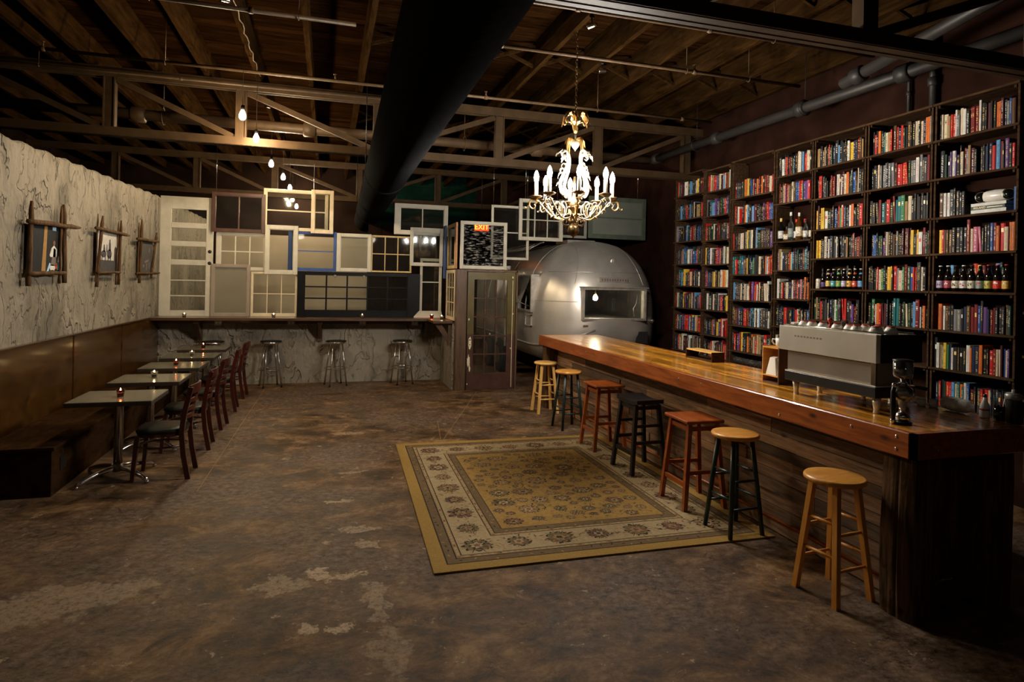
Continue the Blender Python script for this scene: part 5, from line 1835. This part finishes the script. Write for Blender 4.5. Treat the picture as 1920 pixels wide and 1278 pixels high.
def book_geo(mb, y, z, w_, h_, dep, ci, rnd, detail, lean=0.0, x=SX, idx=None):
    """book standing with its spine towards -x; y is its left (far) edge; idx maps material numbers"""
    g = (lambda i: i) if idx is None else idx
    n0 = len(mb.v)
    xf = x + rnd.uniform(.012, .03)
    # rounded spine cover
    s = w_ * .12
    out = [(xf, -w_ * .28), (xf, -w_ * .72), (xf + s, -w_), (xf + dep, -w_), (xf + dep, -w_ + .003), (xf + s + .004, -w_ + .003), (xf + s + .004, -.003), (xf + dep, -.003), (xf + dep, 0), (xf + s, 0)]
    mb.prism([(a, b) for a, b in out], 0, h_, 'z', g(ci))
    mb.box(xf + s + .003, xf + dep - .006, -w_ + .003, -.003, .004, h_ - .005, g(IP))
    # spine printing
    nm_ = names[ci]
    dark = nm_ in ('black', 'charcoal', 'navy', 'dark green', 'brown', 'maroon', 'dark red', 'purple')
    if dark:
        f1 = IG if rnd.random() < .55 else IW
    elif nm_ in ('cream', 'white', 'yellow', 'tan', 'sky blue', 'orange'):
        f1 = ID if rnd.random() < .6 else IR
    else:
        f1 = IG if rnd.random() < .5 else IW
    style = rnd.random()
    xs_ = xf - .0008
    def mark(za, zb, ya, yb, mi):
        mb.flat([(xs_, -w_ * ya, za), (xs_, -w_ * yb, za), (xs_, -w_ * yb, zb), (xs_, -w_ * ya, zb)], g(mi))
    def glyph_run(za, zb, ya, yb, mi, step):
        zq = za
        while zq < zb:
            l_ = step * rnd.uniform(.5, 1.2)
            if rnd.random() < .86:
                q = rnd.random()
                if q < .4:
                    mark(zq, zq + l_ * .35, ya, yb, mi)
                elif q < .7:
                    mark(zq, zq + l_ * .7, ya, ya + (yb - ya) * .38, mi)
                    mark(zq, zq + l_ * .28, ya + (yb - ya) * .38, yb, mi)
                else:
                    mark(zq, zq + l_ * .7, ya + (yb - ya) * .62, yb, mi)
                    mark(zq + l_ * .4, zq + l_ * .65, ya, ya + (yb - ya) * .6, mi)
            zq += l_ + step * .22
    kind = 'plain'
    if style < .66:
        st_ = .0085 if detail else .018
        glyph_run(h_ * rnd.uniform(.28, .4), h_ * rnd.uniform(.82, .93), .30, .70, f1, st_)
        if rnd.random() < .6:
            glyph_run(h_ * .06, h_ * rnd.uniform(.16, .26), .34, .66, f1, st_)
        kind = 'lettered'
    elif style < .80:
        for q in ((.06, .075), (.2, .21), (.62, .63), (.74, .755), (.92, .93)):
            mark(h_ * q[0], h_ * q[1], .24, .76, f1)
        mark(h_ * .66, h_ * .71, .3, .7, f1)
        kind = 'banded'
    elif style < .88:
        za = rnd.uniform(.55, .7)
        mark(h_ * za, h_ * (za + .15), .25, .75, f1)
        kind = 'labelled'
    mb_v = mb.v
    ca, sa = math.cos(lean), math.sin(lean)
    for q in range(n0, len(mb_v)):
        vx, vy, vz = mb_v[q]
        # lean about the lower left corner
        yy_, zz_ = vy * ca + vz * sa, -vy * sa * 0 + vz * ca - (vy * sa if lean < 0 else 0) * 0
        mb_v[q] = (vx, y + yy_, z + zz_ + (abs(vy) * 0))
    foil = {IG: 'gold', IW: 'white', IR: 'red', ID: 'dark'}[f1]
    return kind, foil

ALL = []     # (distance, bay, row, number from left, y, z, w, h, dep, colour, seed, lean)
FULL = {0: range(1, 9), 1: range(1, 9), 2: range(1, 8), 3: (1, 2, 4, 5, 6, 7), 4: (1, 2, 3, 4, 6, 7), 5: (1, 2, 3, 4, 5, 6, 7, 8), 6: (1, 2, 3, 4, 6, 7, 8), 7: (3, 4, 5, 6)}
# the look of single shelves: colours that lead there
rnd = random.Random(101)
for bi, (nm, y1, y0, zs) in enumerate(BAYS):
    for r in range(1, 9):
        z = zs[r]
        sparse = r not in FULL[bi]
        if bi == 3 and r == 3:
            continue
        if bi == 2 and r == 8:
            continue
        if bi in (3, 4) and r == 8 or (bi == 4 and r >= 7):
            continue
        if bi == 5 and r >= 7:
            continue
        y = y1 - .03 - rnd.uniform(0, .03)
        yend = y0 + .025
        if bi == 7:
            yend = 3.30
        if bi == 6 and r == 3:
            yend = 4.13
        n = 0
        run = None
        ceil_ = zs[r - 1] - z - .03
        while True:
            th = rnd.choice((.013, .016, .018, .02, .022, .024, .026, .029, .033, .04))
            if y - th < yend:
                break
            h_ = min(rnd.gauss(.232, .018), ceil_)
            h_ = max(.175, h_)
            if bi == 5 and r == 6 and False:
                h_ = .2
            if run and rnd.random() < .16:
                c_, hh = run
                h_ = hh
            else:
                c_ = rnd.choice(bag)
            run = (c_, h_)
            lean = 0.0
            if rnd.random() < .035 and y - th - .03 > yend:
                lean = rnd.uniform(.03, .08)
            dep = rnd.uniform(.13, .155)
            xo = SX
            if sparse:
                xo = SX + .085
                dep = .15
            if not (sparse and rnd.random() < .35):
                n += 1
                yc = y - (math.sin(lean) * h_ if lean else 0)
                dist = math.dist((0, 0, 1.85), (SX, y, z))
                ALL.append([dist, bi, r, n, yc, z, th, h_, dep, names.index(c_), rnd.randrange(10 ** 6), lean, xo])
            y -= th + .0012 + (math.sin(lean) * h_ if lean else 0)
            if rnd.random() < .02 and not sparse:
                y -= rnd.uniform(.01, .03)
def numw(n):
    ones = ['', 'first', 'second', 'third', 'fourth', 'fifth', 'sixth', 'seventh', 'eighth', 'ninth', 'tenth', 'eleventh', 'twelfth', 'thirteenth', 'fourteenth', 'fifteenth', 'sixteenth', 'seventeenth', 'eighteenth', 'nineteenth']
    if n < 20:
        return ones[n]
    tens = {2: 'twent', 3: 'thirt', 4: 'fort'}[n // 10]
    return tens + 'ieth' if n % 10 == 0 else tens + 'y-' + ones[n % 10]
ALL.sort(key=lambda b: b[0])
# nearest books become objects of their own; the rest is one mass
BAYW = {7: 'picture edge bookcase', 6: 'big beer bookcase', 5: 'pipe bookcase', 4: 'small beer bookcase', 3: 'liquor bookcase', 2: 'third bookcase', 1: 'second bookcase', 0: 'end bookcase'}
rowword = ['', 'top shelf', 'second shelf', 'third shelf', 'fourth shelf', 'fifth shelf', 'sixth shelf', 'seventh shelf', 'lowest shelf']
mass = MB()
nb = 0
for b in ALL:
    dist, bi, r, n, y, z, th, h_, dep, ci, seed, lean, xo = b
    rr = random.Random(seed)
    if nb < 296:
        used = []
        def idx(i, used=used):
            if i not in used:
                used.append(i)
            return used.index(i)
        m_ = MB()
        kind, foil = book_geo(m_, 0, 0, th, h_, dep, ci, rr, True, lean, 0.0, idx)
        o = m_.build('book', [BOOKM[i] for i in used])
        o.location = (xo, y, z + .0005)
        size = 'thin ' if th < .018 else ('thick ' if th > .03 else '')
        look = {'plain': 'plain', 'lettered': foil + ' lettered', 'banded': foil + ' banded', 'labelled': foil + ' labelled'}[kind]
        lab = '%s%s %s book, %s from left, %s of %s' % (size, names[ci], look, numw(n), rowword[r], BAYW[bi])
        tag(o, lab, 'book', 'books on the %s of the %s' % (rowword[r], BAYW[bi]))
        nb += 1
    else:
        book_geo(mass, y, z + .0005, th, h_, dep, ci, rr, False, lean, xo)
o = mass.build('distant_books', BOOKM)
o['kind'] = 'stuff'
tag(o, 'rows of many coloured books filling the farther bookcases', 'books')

# the laid down books and the heater on the third shelf
def flat_book(z, w_, l_, th, mat, label, y=4.10):
    t = thing('flat_book', label, 'book', (SX + .02, y, z), 0, 'books lying under the silver lamp')
    MB().box(0, w_, -l_, 0, 0, .003).box(0, w_, -l_, 0, th - .003, th).box(0, .003, -l_, 0, .003, th - .003).build('cover', mat, t)
    MB().box(.003, w_ - .004, -l_ + .004, -.004, .003, th - .003).build('pages', 'book_paper', t)
    return t
z0 = 2.5505
flat_book(z0, .20, .30, .033, 'cloth_white', 'white book lying lowest in the stack under the silver lamp')
tb = flat_book(z0 + .0335, .20, .29, .032, 'cloth_dark_green', 'dark green book titled IRELAND lying in the stack', 4.10)
Mx = Matrix(((0, 0, -1, 0), (-1, 0, 0, 0), (0, 1, 0, 0), (0, 0, 0, 1)))
lettering('IRELAND', .026, 'foil_gold', tb, Matrix.Translation((-.0008, -.075, .016)) @ Mx, extr=.0004)
MB().flat([(-.0008, -.14, .013), (-.0008, -.27, .013), (-.0008, -.27, .019), (-.0008, -.14, .019)]).build('title_line', 'foil_gold', tb)
flat_book(z0 + .066, .20, .30, .026, 'cloth_white', 'white book lying uppermost in the stack under the silver lamp')
t = thing('twin_lamp', 'pale rounded twin ended headlamp lying on the stacked books', 'lamp', (SX + .10, 3.88, 2.71))
MB().lathe([(.0001, -.12), (.035, -.115), (.050, -.08), (.056, 0), (.050, .08), (.035, .115), (.0001, .12)], n=20, axis='y').build('lamp_body', 'ceramic', t)
nd = Vector((-.93, -.37, 0))
uu, vv_, _ = frame_of(nd)
for s_ in (-1, 1):
    cc = Vector((-.012, s_ * .115, 0))
    MB().ball(cc, .044, 12).build('lamp_lens', 'bottle_dark', t)
    MB().tube([cc + nd * .018 + (uu * math.cos(q) + vv_ * math.sin(q)) * .045 for q in [2 * PI * k / 24 for k in range(24)]], .006, 6, closed=True).build('lamp_bezel', 'chrome', t)
t.location = (SX + .085, 3.925, 2.5505 + .0925 + .0565)
sh = MB().box(0, .16, -.024, 0, 0, .2).build('leaning_album', 'cloth_blue')
sh.location = (SX + .03, 3.745, 2.5505)
tag(sh, 'blue book standing alone at the right end beside the silver lamp', 'book')

# ------------------------------------------------------------------ bottles
BG = (('violet', (.10, .06, .25)), ('straw', (.55, .42, .10)), ('teal', (.05, .30, .35)), ('green', (.18, .38, .08)), ('lilac', (.40, .36, .50)), ('amber', (.65, .35, .05)), ('scarlet', (.55, .05, .02)), ('azure', (.08, .35, .65)),
      ('mauve', (.35, .28, .40)), ('crimson', (.35, .05, .08)), ('bone', (.62, .55, .42)), ('pearl', (.55, .55, .52)), ('ivory', (.60, .56, .40)), ('slate', (.25, .28, .26)), ('lime', (.38, .42, .08)), ('cherry', (.60, .04, .03)), ('saffron', (.65, .38, .06)), ('ochre', (.45, .28, .08)))
for k_, c_ in BG:
    plain('label_' + k_, c_, .5, var=.45, scale=60)
def beer(loc, label, lm, cap, grp, s=1.0, neck=None, fat=1.0):
    t = thing('beer_bottle', label, 'bottle', loc, 0, grp)
    f = s * fat
    MB().lathe([(.028 * f, 0), (.031 * f, .004 * s), (.031 * f, .125 * s), (.029 * f, .145 * s), (.018 * f, .172 * s), (.0145 * f, .19 * s), (.013 * f, .222 * s), (.0145 * f, .226 * s), (.0001, .228 * s)], n=16).build('glass_body', 'bottle_brown', t)
    MB().lathe([(.0315 * f, .030 * s), (.0318 * f, .031 * s), (.0318 * f, .094 * s), (.0315 * f, .095 * s)], n=16).build('paper_label', 'label_' + lm, t)
    m_ = MB()
    q = rnd.random()
    for k in range(3):
        a0 = PI - .5 + k * .33 + rnd.uniform(-.1, .1)
        zz_ = (.045 + rnd.uniform(0, .03)) * s
        m_.lathe([(.0322 * f, zz_), (.0322 * f, zz_ + rnd.uniform(.008, .018) * s)], n=4, a0=a0, a1=a0 + rnd.uniform(.2, .5))
    m_.build('label_print', rnd.choice(['foil_white', 'foil_dark', 'foil_red']), t)
    if neck:
        MB().lathe([(.0195 * f, .168 * s), (.0158 * f, .186 * s)], n=16).build('neck_label', 'label_' + neck, t)
    MB().lathe([(.0155 * f, .222 * s), (.0160 * f, .224 * s), (.0145 * f, .231 * s), (.0001, .232 * s)], n=14).build('crown_cap', cap, t)
    return t
rnd = random.Random(55)
gname = 'beer bottles in the small beer bookcase'
small = [('violet', 'foil_dark', None, .82), ('straw', 'foil_gold', 'straw', 1), ('teal', 'foil_white', None, 1), ('green', 'foil_gold', 'green', 1), ('lilac', 'foil_white', None, 1), ('amber', 'foil_gold', 'amber', 1), ('scarlet', 'foil_white', 'scarlet', 1), ('azure', 'foil_white', 'azure', 1)]
for i, (lm, cap, nk, s) in enumerate(small):
    beer((SX + .035, 5.81 - i * .075, 1.8555), 'brown beer bottle with %s label, %s from left beside the red spined books' % ({'straw': 'pale yellow', 'violet': 'violet'}.get(lm, lm), numw(i + 1)), lm, cap, gname, s * .98, nk)
t = thing('drink_can', 'pale can at the left end of the small beer bottles', 'can', (SX + .035, 5.885, 1.8555))
MB().lathe([(.022, 0), (.028, .006), (.028, .105), (.024, .115), (.024, .12), (.0001, .119)], n=18).build('can_body', 'label_bone', t)
MB().lathe([(.025, .1155), (.0255, .121), (.0235, .122)], n=18).build('can_rim', 'chrome', t)
big = [('mauve', 'foil_white'), ('crimson', 'foil_white'), ('bone', 'foil_dark'), ('pearl', 'foil_white'), ('ivory', 'foil_dark'), ('slate', 'foil_gold'), ('lime', 'foil_red'), ('cherry', 'foil_red'), ('saffron', 'foil_red')]
for i, (lm, cap) in enumerate(big):
    beer((SX + .04, 4.385 - i * .0735, 1.8555), 'dark beer bottle with %s label, %s from left on the right hand shelf' % ({'bone': 'cream', 'pearl': 'white', 'saffron': 'orange'}.get(lm, lm), numw(i + 1)), lm, cap, 'large beer bottles in the big beer bookcase', 1.04, None, 1.0)
def spirit(loc, label, h_, r, neck_h, body, lm, cap):
    t = thing('liquor_bottle', label, 'bottle', loc, 0, 'liquor bottles on the fourth bookcase')
    sh_ = h_ - neck_h
    MB().lathe([(r * .92, 0), (r, .006), (r, sh_ * .86), (r * .8, sh_ * .95), (.015, sh_ + .012), (.0125, h_ - .02), (.0001, h_ - .018)], n=16).build('glass_body', body, t)
    MB().lathe([(r * 1.01, sh_ * .2), (r * 1.01, sh_ * .68)], n=16).build('paper_label', lm, t)
    MB().lathe([(.0155, h_ - .045), (.0155, h_), (.0001, h_ + .001)], n=12).build('stopper', cap, t)
    return t
sp = [(6.545, .30, .036, .10, 'bottle_dark', 'label_pearl', 'foil_gold', 'tall dark liquor bottle with gold top, leftmost on the liquor shelf'),
      (6.475, .19, .042, .06, 'spirit_amber', 'label_bone', 'foil_dark', 'squat amber liquor bottle second on the liquor shelf'),
      (6.37, .36, .036, .13, 'clear_glass', 'label_slate', 'foil_white', 'tallest clear liquor bottle with white top'),
      (6.31, .27, .030, .10, 'bottle_dark', 'label_pearl', 'foil_red', 'slim dark liquor bottle with red top behind the tallest'),
      (6.23, .34, .042, .10, 'spirit_amber', 'label_bone', 'foil_white', 'broad liquor bottle with long cream label'),
      (6.165, .26, .026, .09, 'bottle_dark', 'label_saffron', 'foil_red', 'small liquor bottle with orange label and red top'),
      (6.12, .24, .030, .08, 'clear_glass', 'label_pearl', 'foil_dark', 'short clear liquor bottle near the right end'),
      (6.05, .25, .038, .09, 'bottle_dark', 'label_bone', 'foil_gold', 'dark liquor bottle with white label at the right end')]
for i, (y, h_, r, nh, bd, lm, cp, lb) in enumerate(sp):
    spirit((SX + .05 + (.03 if i % 2 else 0), y, 2.4475), lb, h_, r, nh, bd, lm, cp)
# stemless glasses on the low shelf of the third bookcase
g0 = None
for i in range(9):
    for j in (0,):
        loc = (SX + .05, 7.40 - i * .082, .7005)
        lab = 'wine glass on the low shelf behind the bar, %s from left' % numw(i + 1)
        if g0 is None:
            g0 = thing('wine_glass', lab, 'glass', loc, 0, 'wine glasses on the low shelf')
            MB().lathe([(.030, 0), (.030, .002), (.006, .006), (.004, .06), (.010, .07), (.032, .10), (.036, .13), (.030, .165), (.029, .164), (.034, .13), (.030, .10), (.006, .075)], n=16).build('bowl', 'clear_glass', g0)
        else:
            again(g0, loc, lab)

# ================================================================== espresso machine and what stands on the bar
BT = 1.0712
t = thing('espresso_machine', 'large steel espresso machine with its back to the room on the bar', 'coffee machine', (0, 0, 0))
mx0, my0, my1 = 3.28, 3.00, 3.86
m_ = MB()
m_.bbox(3.31, 3.60, my0, my1, 1.395, 1.570, .004)
m_.build('upper_body', 'black_plastic', t)
MB().bbox(3.275, 3.31, my0, my1, 1.395, 1.572, .003).build('back_panel', 'steel_brushed', t)
MB().bbox(3.31, 3.645, my0 - .004, my0 + .004, 1.395, 1.570, .002).build('side_panel', 'black_plastic', t)
MB().bbox(3.30, 3.52, my0 + .02, my1 - .065, 1.25, 1.395, .003).build('lower_panel', 'steel_dark', t)
MB().bbox(3.275, 3.60, my0, my1 - .065, 1.175, 1.245, .004).build('base_tray', 'black_plastic', t)
MB().box(3.277, 3.60, my0 + .004, my1 - .07, 1.245, 1.250).build('base_trim', 'steel_brushed', t)
MB().box(3.29, 3.302, my0 + .015, my0 + .05, 1.25, 1.395).build('corner_post', 'chrome', t)
m_ = MB()
for k in range(9):
    y = 3.70 - k * .030
    m_.box(3.2742, 3.2752, y - .018, y, 1.500, 1.512)
m_.build('faded_logo', 'steel_dark', t)
m_ = MB()
m_.box(3.31, 3.60, my0, my1, 1.570, 1.574)
m_.tube([(3.30, my0 + .02, 1.583), (3.30, my1 - .02, 1.583)], .005, 6)
m_.tube([(3.60, my0 + .02, 1.583), (3.60, my1 - .02, 1.583)], .005, 6)
m_.build('cup_rail', 'chrome', t)
for (x, y) in ((3.345, 3.055), (3.345, 3.75), (3.56, 3.06), (3.56, 3.75)):
    MB().lathe([(.019, 0), (.019, .006), (.016, .02), (.020, .045), (.028, .105)], (x, y, BT), 16).build('foot', 'steel_brushed', t)
for y in (3.25, 3.45, 3.65):
    m_ = MB()
    m_.lathe([(.03, 1.30), (.035, 1.31), (.035, 1.345), (.02, 1.36)], (3.56, y, 0), 14)
    m_.tube([(3.58, y, 1.325), (3.70, y, 1.315)], [.012, .014], 8)
    m_.build('group_head', 'chrome', t)
m_ = MB()
m_.tube([(3.57, 3.06, 1.40), (3.60, 3.05, 1.34), (3.62, 3.05, 1.22), (3.60, 3.06, 1.16)], .005, 6)
m_.build('steam_wand', 'chrome', t)
# upturned cups on the machine
cup0 = None
cups = [(3.34, 3.60), (3.34, 3.50), (3.35, 3.385), (3.36, 3.29), (3.34, 3.215), (3.43, 3.23), (3.42, 3.13), (3.50, 3.10), (3.36, 3.70), (3.50, 3.19), (3.36, 3.09)]
labs = ['upturned white cup on the machine, below the dark red knob', 'upturned cup on the machine left of the middle', 'upturned wide cup in the middle of the machine top', 'upturned cup right of the middle cup', 'upturned cup at the front of the machine edge', 'upturned cup behind the front one', 'upturned cup beside the corner of the machine',
        'upturned cup at the rear right corner', 'upturned cup nearest the left end of the machine', 'upturned cup half hidden behind two others', 'upturned cup at the near corner of the machine']
for (x, y), lb in zip(cups, labs):
    if cup0 is None:
        cup0 = thing('coffee_cup', lb, 'cup', (x, y, 1.5745), 0, 'cups on the espresso machine')
        MB().lathe([(.040, 0), (.041, .003), (.036, .022), (.026, .038), (.022, .040), (.022, .044), (.0001, .044)], n=20).build('cup_bowl', 'ceramic', cup0)
        MB().lathe([(.0232, .0395), (.0232, .0452), (.019, .0455)], n=20).build('cup_foot', 'red_rim', cup0)
    else:
        again(cup0, (x, y, 1.5745), lb)
sa = thing('saucer_stack', 'short stack of saucers at the left end of the machine top', 'saucers', (3.40, 3.80, 1.5745))
for k in range(3):
    MB().lathe([(.02, k * .007), (.035, k * .007 + .001), (.058, k * .007 + .006), (.056, k * .007 + .008), (.03, k * .007 + .004), (.0001, k * .007 + .004)], n=20).build('saucer', 'ceramic', sa)
k_ = thing('tamper', 'dark red wooden tamper standing on the machine', 'tamper', (3.45, 3.55, 1.5745))
MB().lathe([(.02, 0), (.02, .008), (.009, .02), (.009, .035), (.018, .05), (.018, .062), (.008, .072), (.0001, .074)], n=14).build('tamper_body', 'red_rim', k_)
gl0 = None
for i, (x, y, lb) in enumerate([(3.46, 3.43, 'small upturned glass on the machine, left of three'), (3.50, 3.36, 'small upturned glass on the machine, middle of three'), (3.53, 3.28, 'small upturned glass on the machine, right of three')]):
    if gl0 is None:
        gl0 = thing('shot_glass', lb, 'glass', (x, y, 1.5745), 0, 'small glasses on the machine')
        MB().lathe([(.030, 0), (.028, .0), (.024, .055), (.023, .066), (.0001, .068), (.0001, .058), (.022, .055), (.027, .002)], n=14).build('glass_wall', 'clear_glass', gl0)
    else:
        again(gl0, (x, y, 1.5745), lb)

# grinder / brewer behind the machine
t = thing('coffee_brewer', 'dark coffee brewer standing behind the espresso machine', 'coffee maker', (0, 0, 0))
MB().bbox(3.73, 3.96, 3.33, 3.50, 1.12, 1.39, .01).build('brewer_body', 'black_plastic', t)
MB().bbox(3.78, 3.93, 3.34, 3.48, 1.39, 1.49, .01).build('brewer_top', 'maroon_wall', t)
MB().bbox(3.64, 3.73, 3.35, 3.48, 1.12, 1.23, .006).build('drip_box', 'black_plastic', t)
MB().lathe([(.045, -.03), (.052, -.026), (.052, .01), (.04, .02)], (3.86, 3.31, 1.215), 20, axis='y').build('filter_ring', 'chrome', t)
MB().lathe([(.0001, -.05), (.03, -.048), (.042, -.03), (.042, .0)], (3.86, 3.31, 1.215), 18, axis='y').build('filter_cup', 'black_plastic', t)
MB().tube([(3.86, 3.27, 1.20), (3.92, 3.18, 1.185)], [.012, .014], 8).build('filter_handle', 'black_plastic', t)
MB().tube([(3.76, 3.325, 1.375), (3.79, 3.31, 1.34), (3.80, 3.305, 1.25)], .004, 6).build('steam_pipe', 'chrome', t)
for (x, y) in ((3.67, 3.37), (3.93, 3.37), (3.93, 3.47), (3.67, 3.46)):
    MB().lathe([(.017, 0), (.017, .005), (.013, .015), (.020, .05)], (x, y, BT), 12).build('foot', 'steel_brushed', t)

# glass siphon brewer with chrome stand and small burner
t = thing('siphon_brewer', 'glass siphon coffee maker at the near end of the bar', 'coffee maker', (3.26, 2.80, BT))
MB().lathe([(.055, 0), (.058, .004), (.058, .010), (.05, .014), (.0001, .014)], (-.01, 0, 0), 20).build('base_plate', 'black_metal', t)
MB().tube([(-.07, 0, .008), (-.07, 0, .10), (-.072, 0, .19), (-.06, 0, .235)], [.012, .015, .013, .010], 10).build('stand_handle', 'black_metal', t)
MB().lathe([(.014, .0), (.016, .02), (.013, .03)], (-.07, 0, 0), 10).build('stand_foot', 'chrome', t)
m_ = MB()
m_.tube([(-.065, 0, .215), (-.03, 0, .232), (0, 0, .232)], .008, 8)
m_.lathe([(.02, .222), (.024, .226), (.024, .238), (.02, .242)], (0, 0, 0), 16)
m_.ball((-.062, 0, .225), .016, 8)
m_.build('clamp', 'chrome', t)
MB().lathe([(.012, .128), (.035, .135), (.054, .158), (.058, .18), (.050, .206), (.028, .226), (.018, .24), (.016, .239), (.026, .224), (.048, .204), (.055, .18), (.05, .158), (.03, .138)], n=22).build('lower_bulb', 'clear_glass', t)
MB().lathe([(.012, .242), (.02, .262), (.048, .272), (.052, .285), (.053, .37), (.050, .37), (.049, .286), (.044, .276), (.018, .266)], n=22).build('upper_chamber', 'clear_glass', t)
MB().lathe([(.054, .365), (.055, .372), (.03, .378), (.0001, .378)], n=22).build('lid', 'black_plastic', t)
MB().lathe([(.030, .014), (.036, .02), (.037, .045), (.028, .06), (.010, .066), (.010, .08), (.018, .084), (.018, .09), (.0001, .092)], (0, 0, 0), 18).build('burner', 'chrome', t)

# napkin crate beside the machine with a mug on it
t = thing('napkin_crate', 'small open wooden crate beside the espresso machine', 'crate', (3.50, 4.12, BT))
MB().bbox(0, .17, 0, .012, 0, .30, .002).build('side_board', 'post_wood', t)
MB().bbox(0, .17, .188, .20, 0, .30, .002).build('side_board', 'honey_wood', t)
MB().box(0, .17, .012, .188, 0, .010).build('bottom_board', 'post_wood', t)
MB().box(0, .17, .012, .188, .055, .065).build('shelf_board', 'honey_wood', t)
MB().box(0, .17, .012, .188, .285, .295).build('top_board', 'honey_wood', t)
o = MB().add([(0, 0, 0), (.0, .12, 0), (.10, .12, 0), (.10, 0, 0), (.015, .03, .14), (.015, .09, .14), (.06, .09, .15), (.06, .03, .15)], [(0, 3, 2, 1), (4, 5, 6, 7), (0, 1, 5, 4), (1, 2, 6, 5), (2, 3, 7, 6), (3, 0, 4, 7)]).build('napkin_stack', 'paper')
o.location = (3.51, 4.165, BT + .0652)
tag(o, 'pile of folded white paper napkins in the small crate', 'napkins')
t = thing('steel_shaker', 'slim steel shaker standing beside the napkins', 'shaker', (3.52, 4.143, BT + .0652))
MB().lathe([(.010, 0), (.012, .01), (.010, .12), (.008, .15), (.0001, .152)], n=14).build('shaker_body', 'chrome', t)
t = thing('coffee_mug', 'white mug standing on top of the small crate', 'mug', (3.58, 4.20, BT + .2955))
MB().lathe([(.026, 0), (.036, .015), (.040, .075), (.037, .075), (.033, .016), (.0001, .008)], n=20).build('mug_body', 'ceramic', t)
MB().tube([(-.02, .036, .06), (-.03, .058, .062), (-.03, .064, .042), (-.022, .05, .022), (-.015, .034, .02)], .006, 8).build('mug_handle', 'ceramic', t)
# open wooden box at the back of the bar
t = thing('wooden_box', 'pale open wooden box standing at the back edge of the bar', 'box', (3.80, 5.45, BT))
MB().box(0, .15, 0, .012, 0, .10).build('end_board', 'shelf_wood', t)
MB().box(0, .15, .468, .48, 0, .10).build('end_board', 'shelf_wood', t)
MB().box(0, .15, .012, .468, 0, .012).build('bottom_board', 'shelf_wood', t)
MB().box(.0, .15, .012, .468, .088, .10).build('top_board', 'pale_wood', t)
# bell, bag, bottle, tumbler, canister
t = thing('plastic_bag', 'crumpled clear plastic bag of cups lying at the back of the bar', 'bag', (3.94, 3.03, BT))
m_ = MB()
rnd = random.Random(14)
n, k = 18, 14
vs, fs = [], []
for i in range(n + 1):
    f = i / n
    r = .048 * (math.sin(PI * min(1, f * 1.02 + .03)) ** .28) + rnd.uniform(-.003, .003)
    for j in range(k):
        a = 2 * PI * j / k
        rr = r * (1 + rnd.uniform(-.09, .09))
        vs.append((rr * math.cos(a) * .9, -.03 + .22 * (f - .5), max(.002, .046 + rr * math.sin(a))))
for i in range(n):
    for j in range(k):
        fs.append((i * k + j, i * k + (j + 1) % k, (i + 1) * k + (j + 1) % k, (i + 1) * k + j))
fs.append(tuple(range(k))[::-1]); fs.append(tuple(n * k + j for j in range(k)))
m_.add(vs, fs, 0, True)
m_.build('bag_film', 'bag_plastic', t)
m_ = MB()
m_.lathe([(.025, 0), (.030, .05), (.028, .05), (.0001, .004)], (0.0, .12, 0.001), 14)
m_.lathe([(.022, 0), (.028, .045), (.026, .045), (.0001, .004)], (-.045, .17, 0.001), 14)
m_.build('loose_cups', 'white_plastic', t)
t = thing('lotion_bottle', 'small white plastic bottle with a black cap at the back of the bar', 'bottle', (3.95, 2.82, BT))
MB().lathe([(.024, 0), (.028, .006), (.028, .05), (.024, .08), (.013, .105), (.011, .125), (.0001, .126)], n=18).build('bottle_body', 'white_plastic', t)
MB().lathe([(.010, .125), (.011, .128), (.009, .145), (.0001, .146)], n=12).build('cap', 'black_plastic', t)
MB().lathe([(.0288, .045), (.0288, .056)], n=10, a0=PI * .8, a1=PI * 1.5).build('label_band', 'foil_red', t)
t = thing('pen_tumbler', 'dark tumbler of pens at the right edge of the bar', 'tumbler', (3.955, 2.735, BT))
MB().lathe([(.026, 0), (.030, .004), (.032, .09), (.030, .09), (.027, .006), (.0001, .005)], n=16).build('tumbler_wall', 'bottle_dark', t)
for i in range(5):
    a = i * 1.3
    MB().tube([(.005 * math.cos(a), .005 * math.sin(a), .008), (.03 * math.cos(a), .03 * math.sin(a), .13 + .01 * i)], .0035, 6).build('pen', ['cloth_red', 'cloth_teal', 'black_plastic', 'cloth_orange', 'foil_white'][i], t)
t = thing('storage_jar', 'tall dark jar with a grey lid at the right picture edge', 'jar', (3.955, 2.655, BT))
MB().lathe([(.036, 0), (.040, .005), (.040, .14), (.038, .145), (.0001, .145)], n=20).build('jar_body', 'black_plastic', t)
MB().lathe([(.042, .142), (.045, .146), (.045, .17), (.036, .18), (.012, .185), (.012, .20), (.0001, .202)], n=20).build('jar_lid', 'grey_steel_box', t)

# ------------------------------------------------------------------ keep surfaces facing outwards
import bmesh
seen = set()
for o in sc.objects:
    if o.type == 'MESH' and o.data.name not in seen and len(o.data.polygons) > 5 and o.name.split('.')[0] not in ('woven_motifs', 'pile', 'distant_books', 'book', 'lettering'):
        seen.add(o.data.name)
        bm = bmesh.new()
        bm.from_mesh(o.data)
        bmesh.ops.recalc_face_normals(bm, faces=bm.faces)
        bm.to_mesh(o.data)
        bm.free()
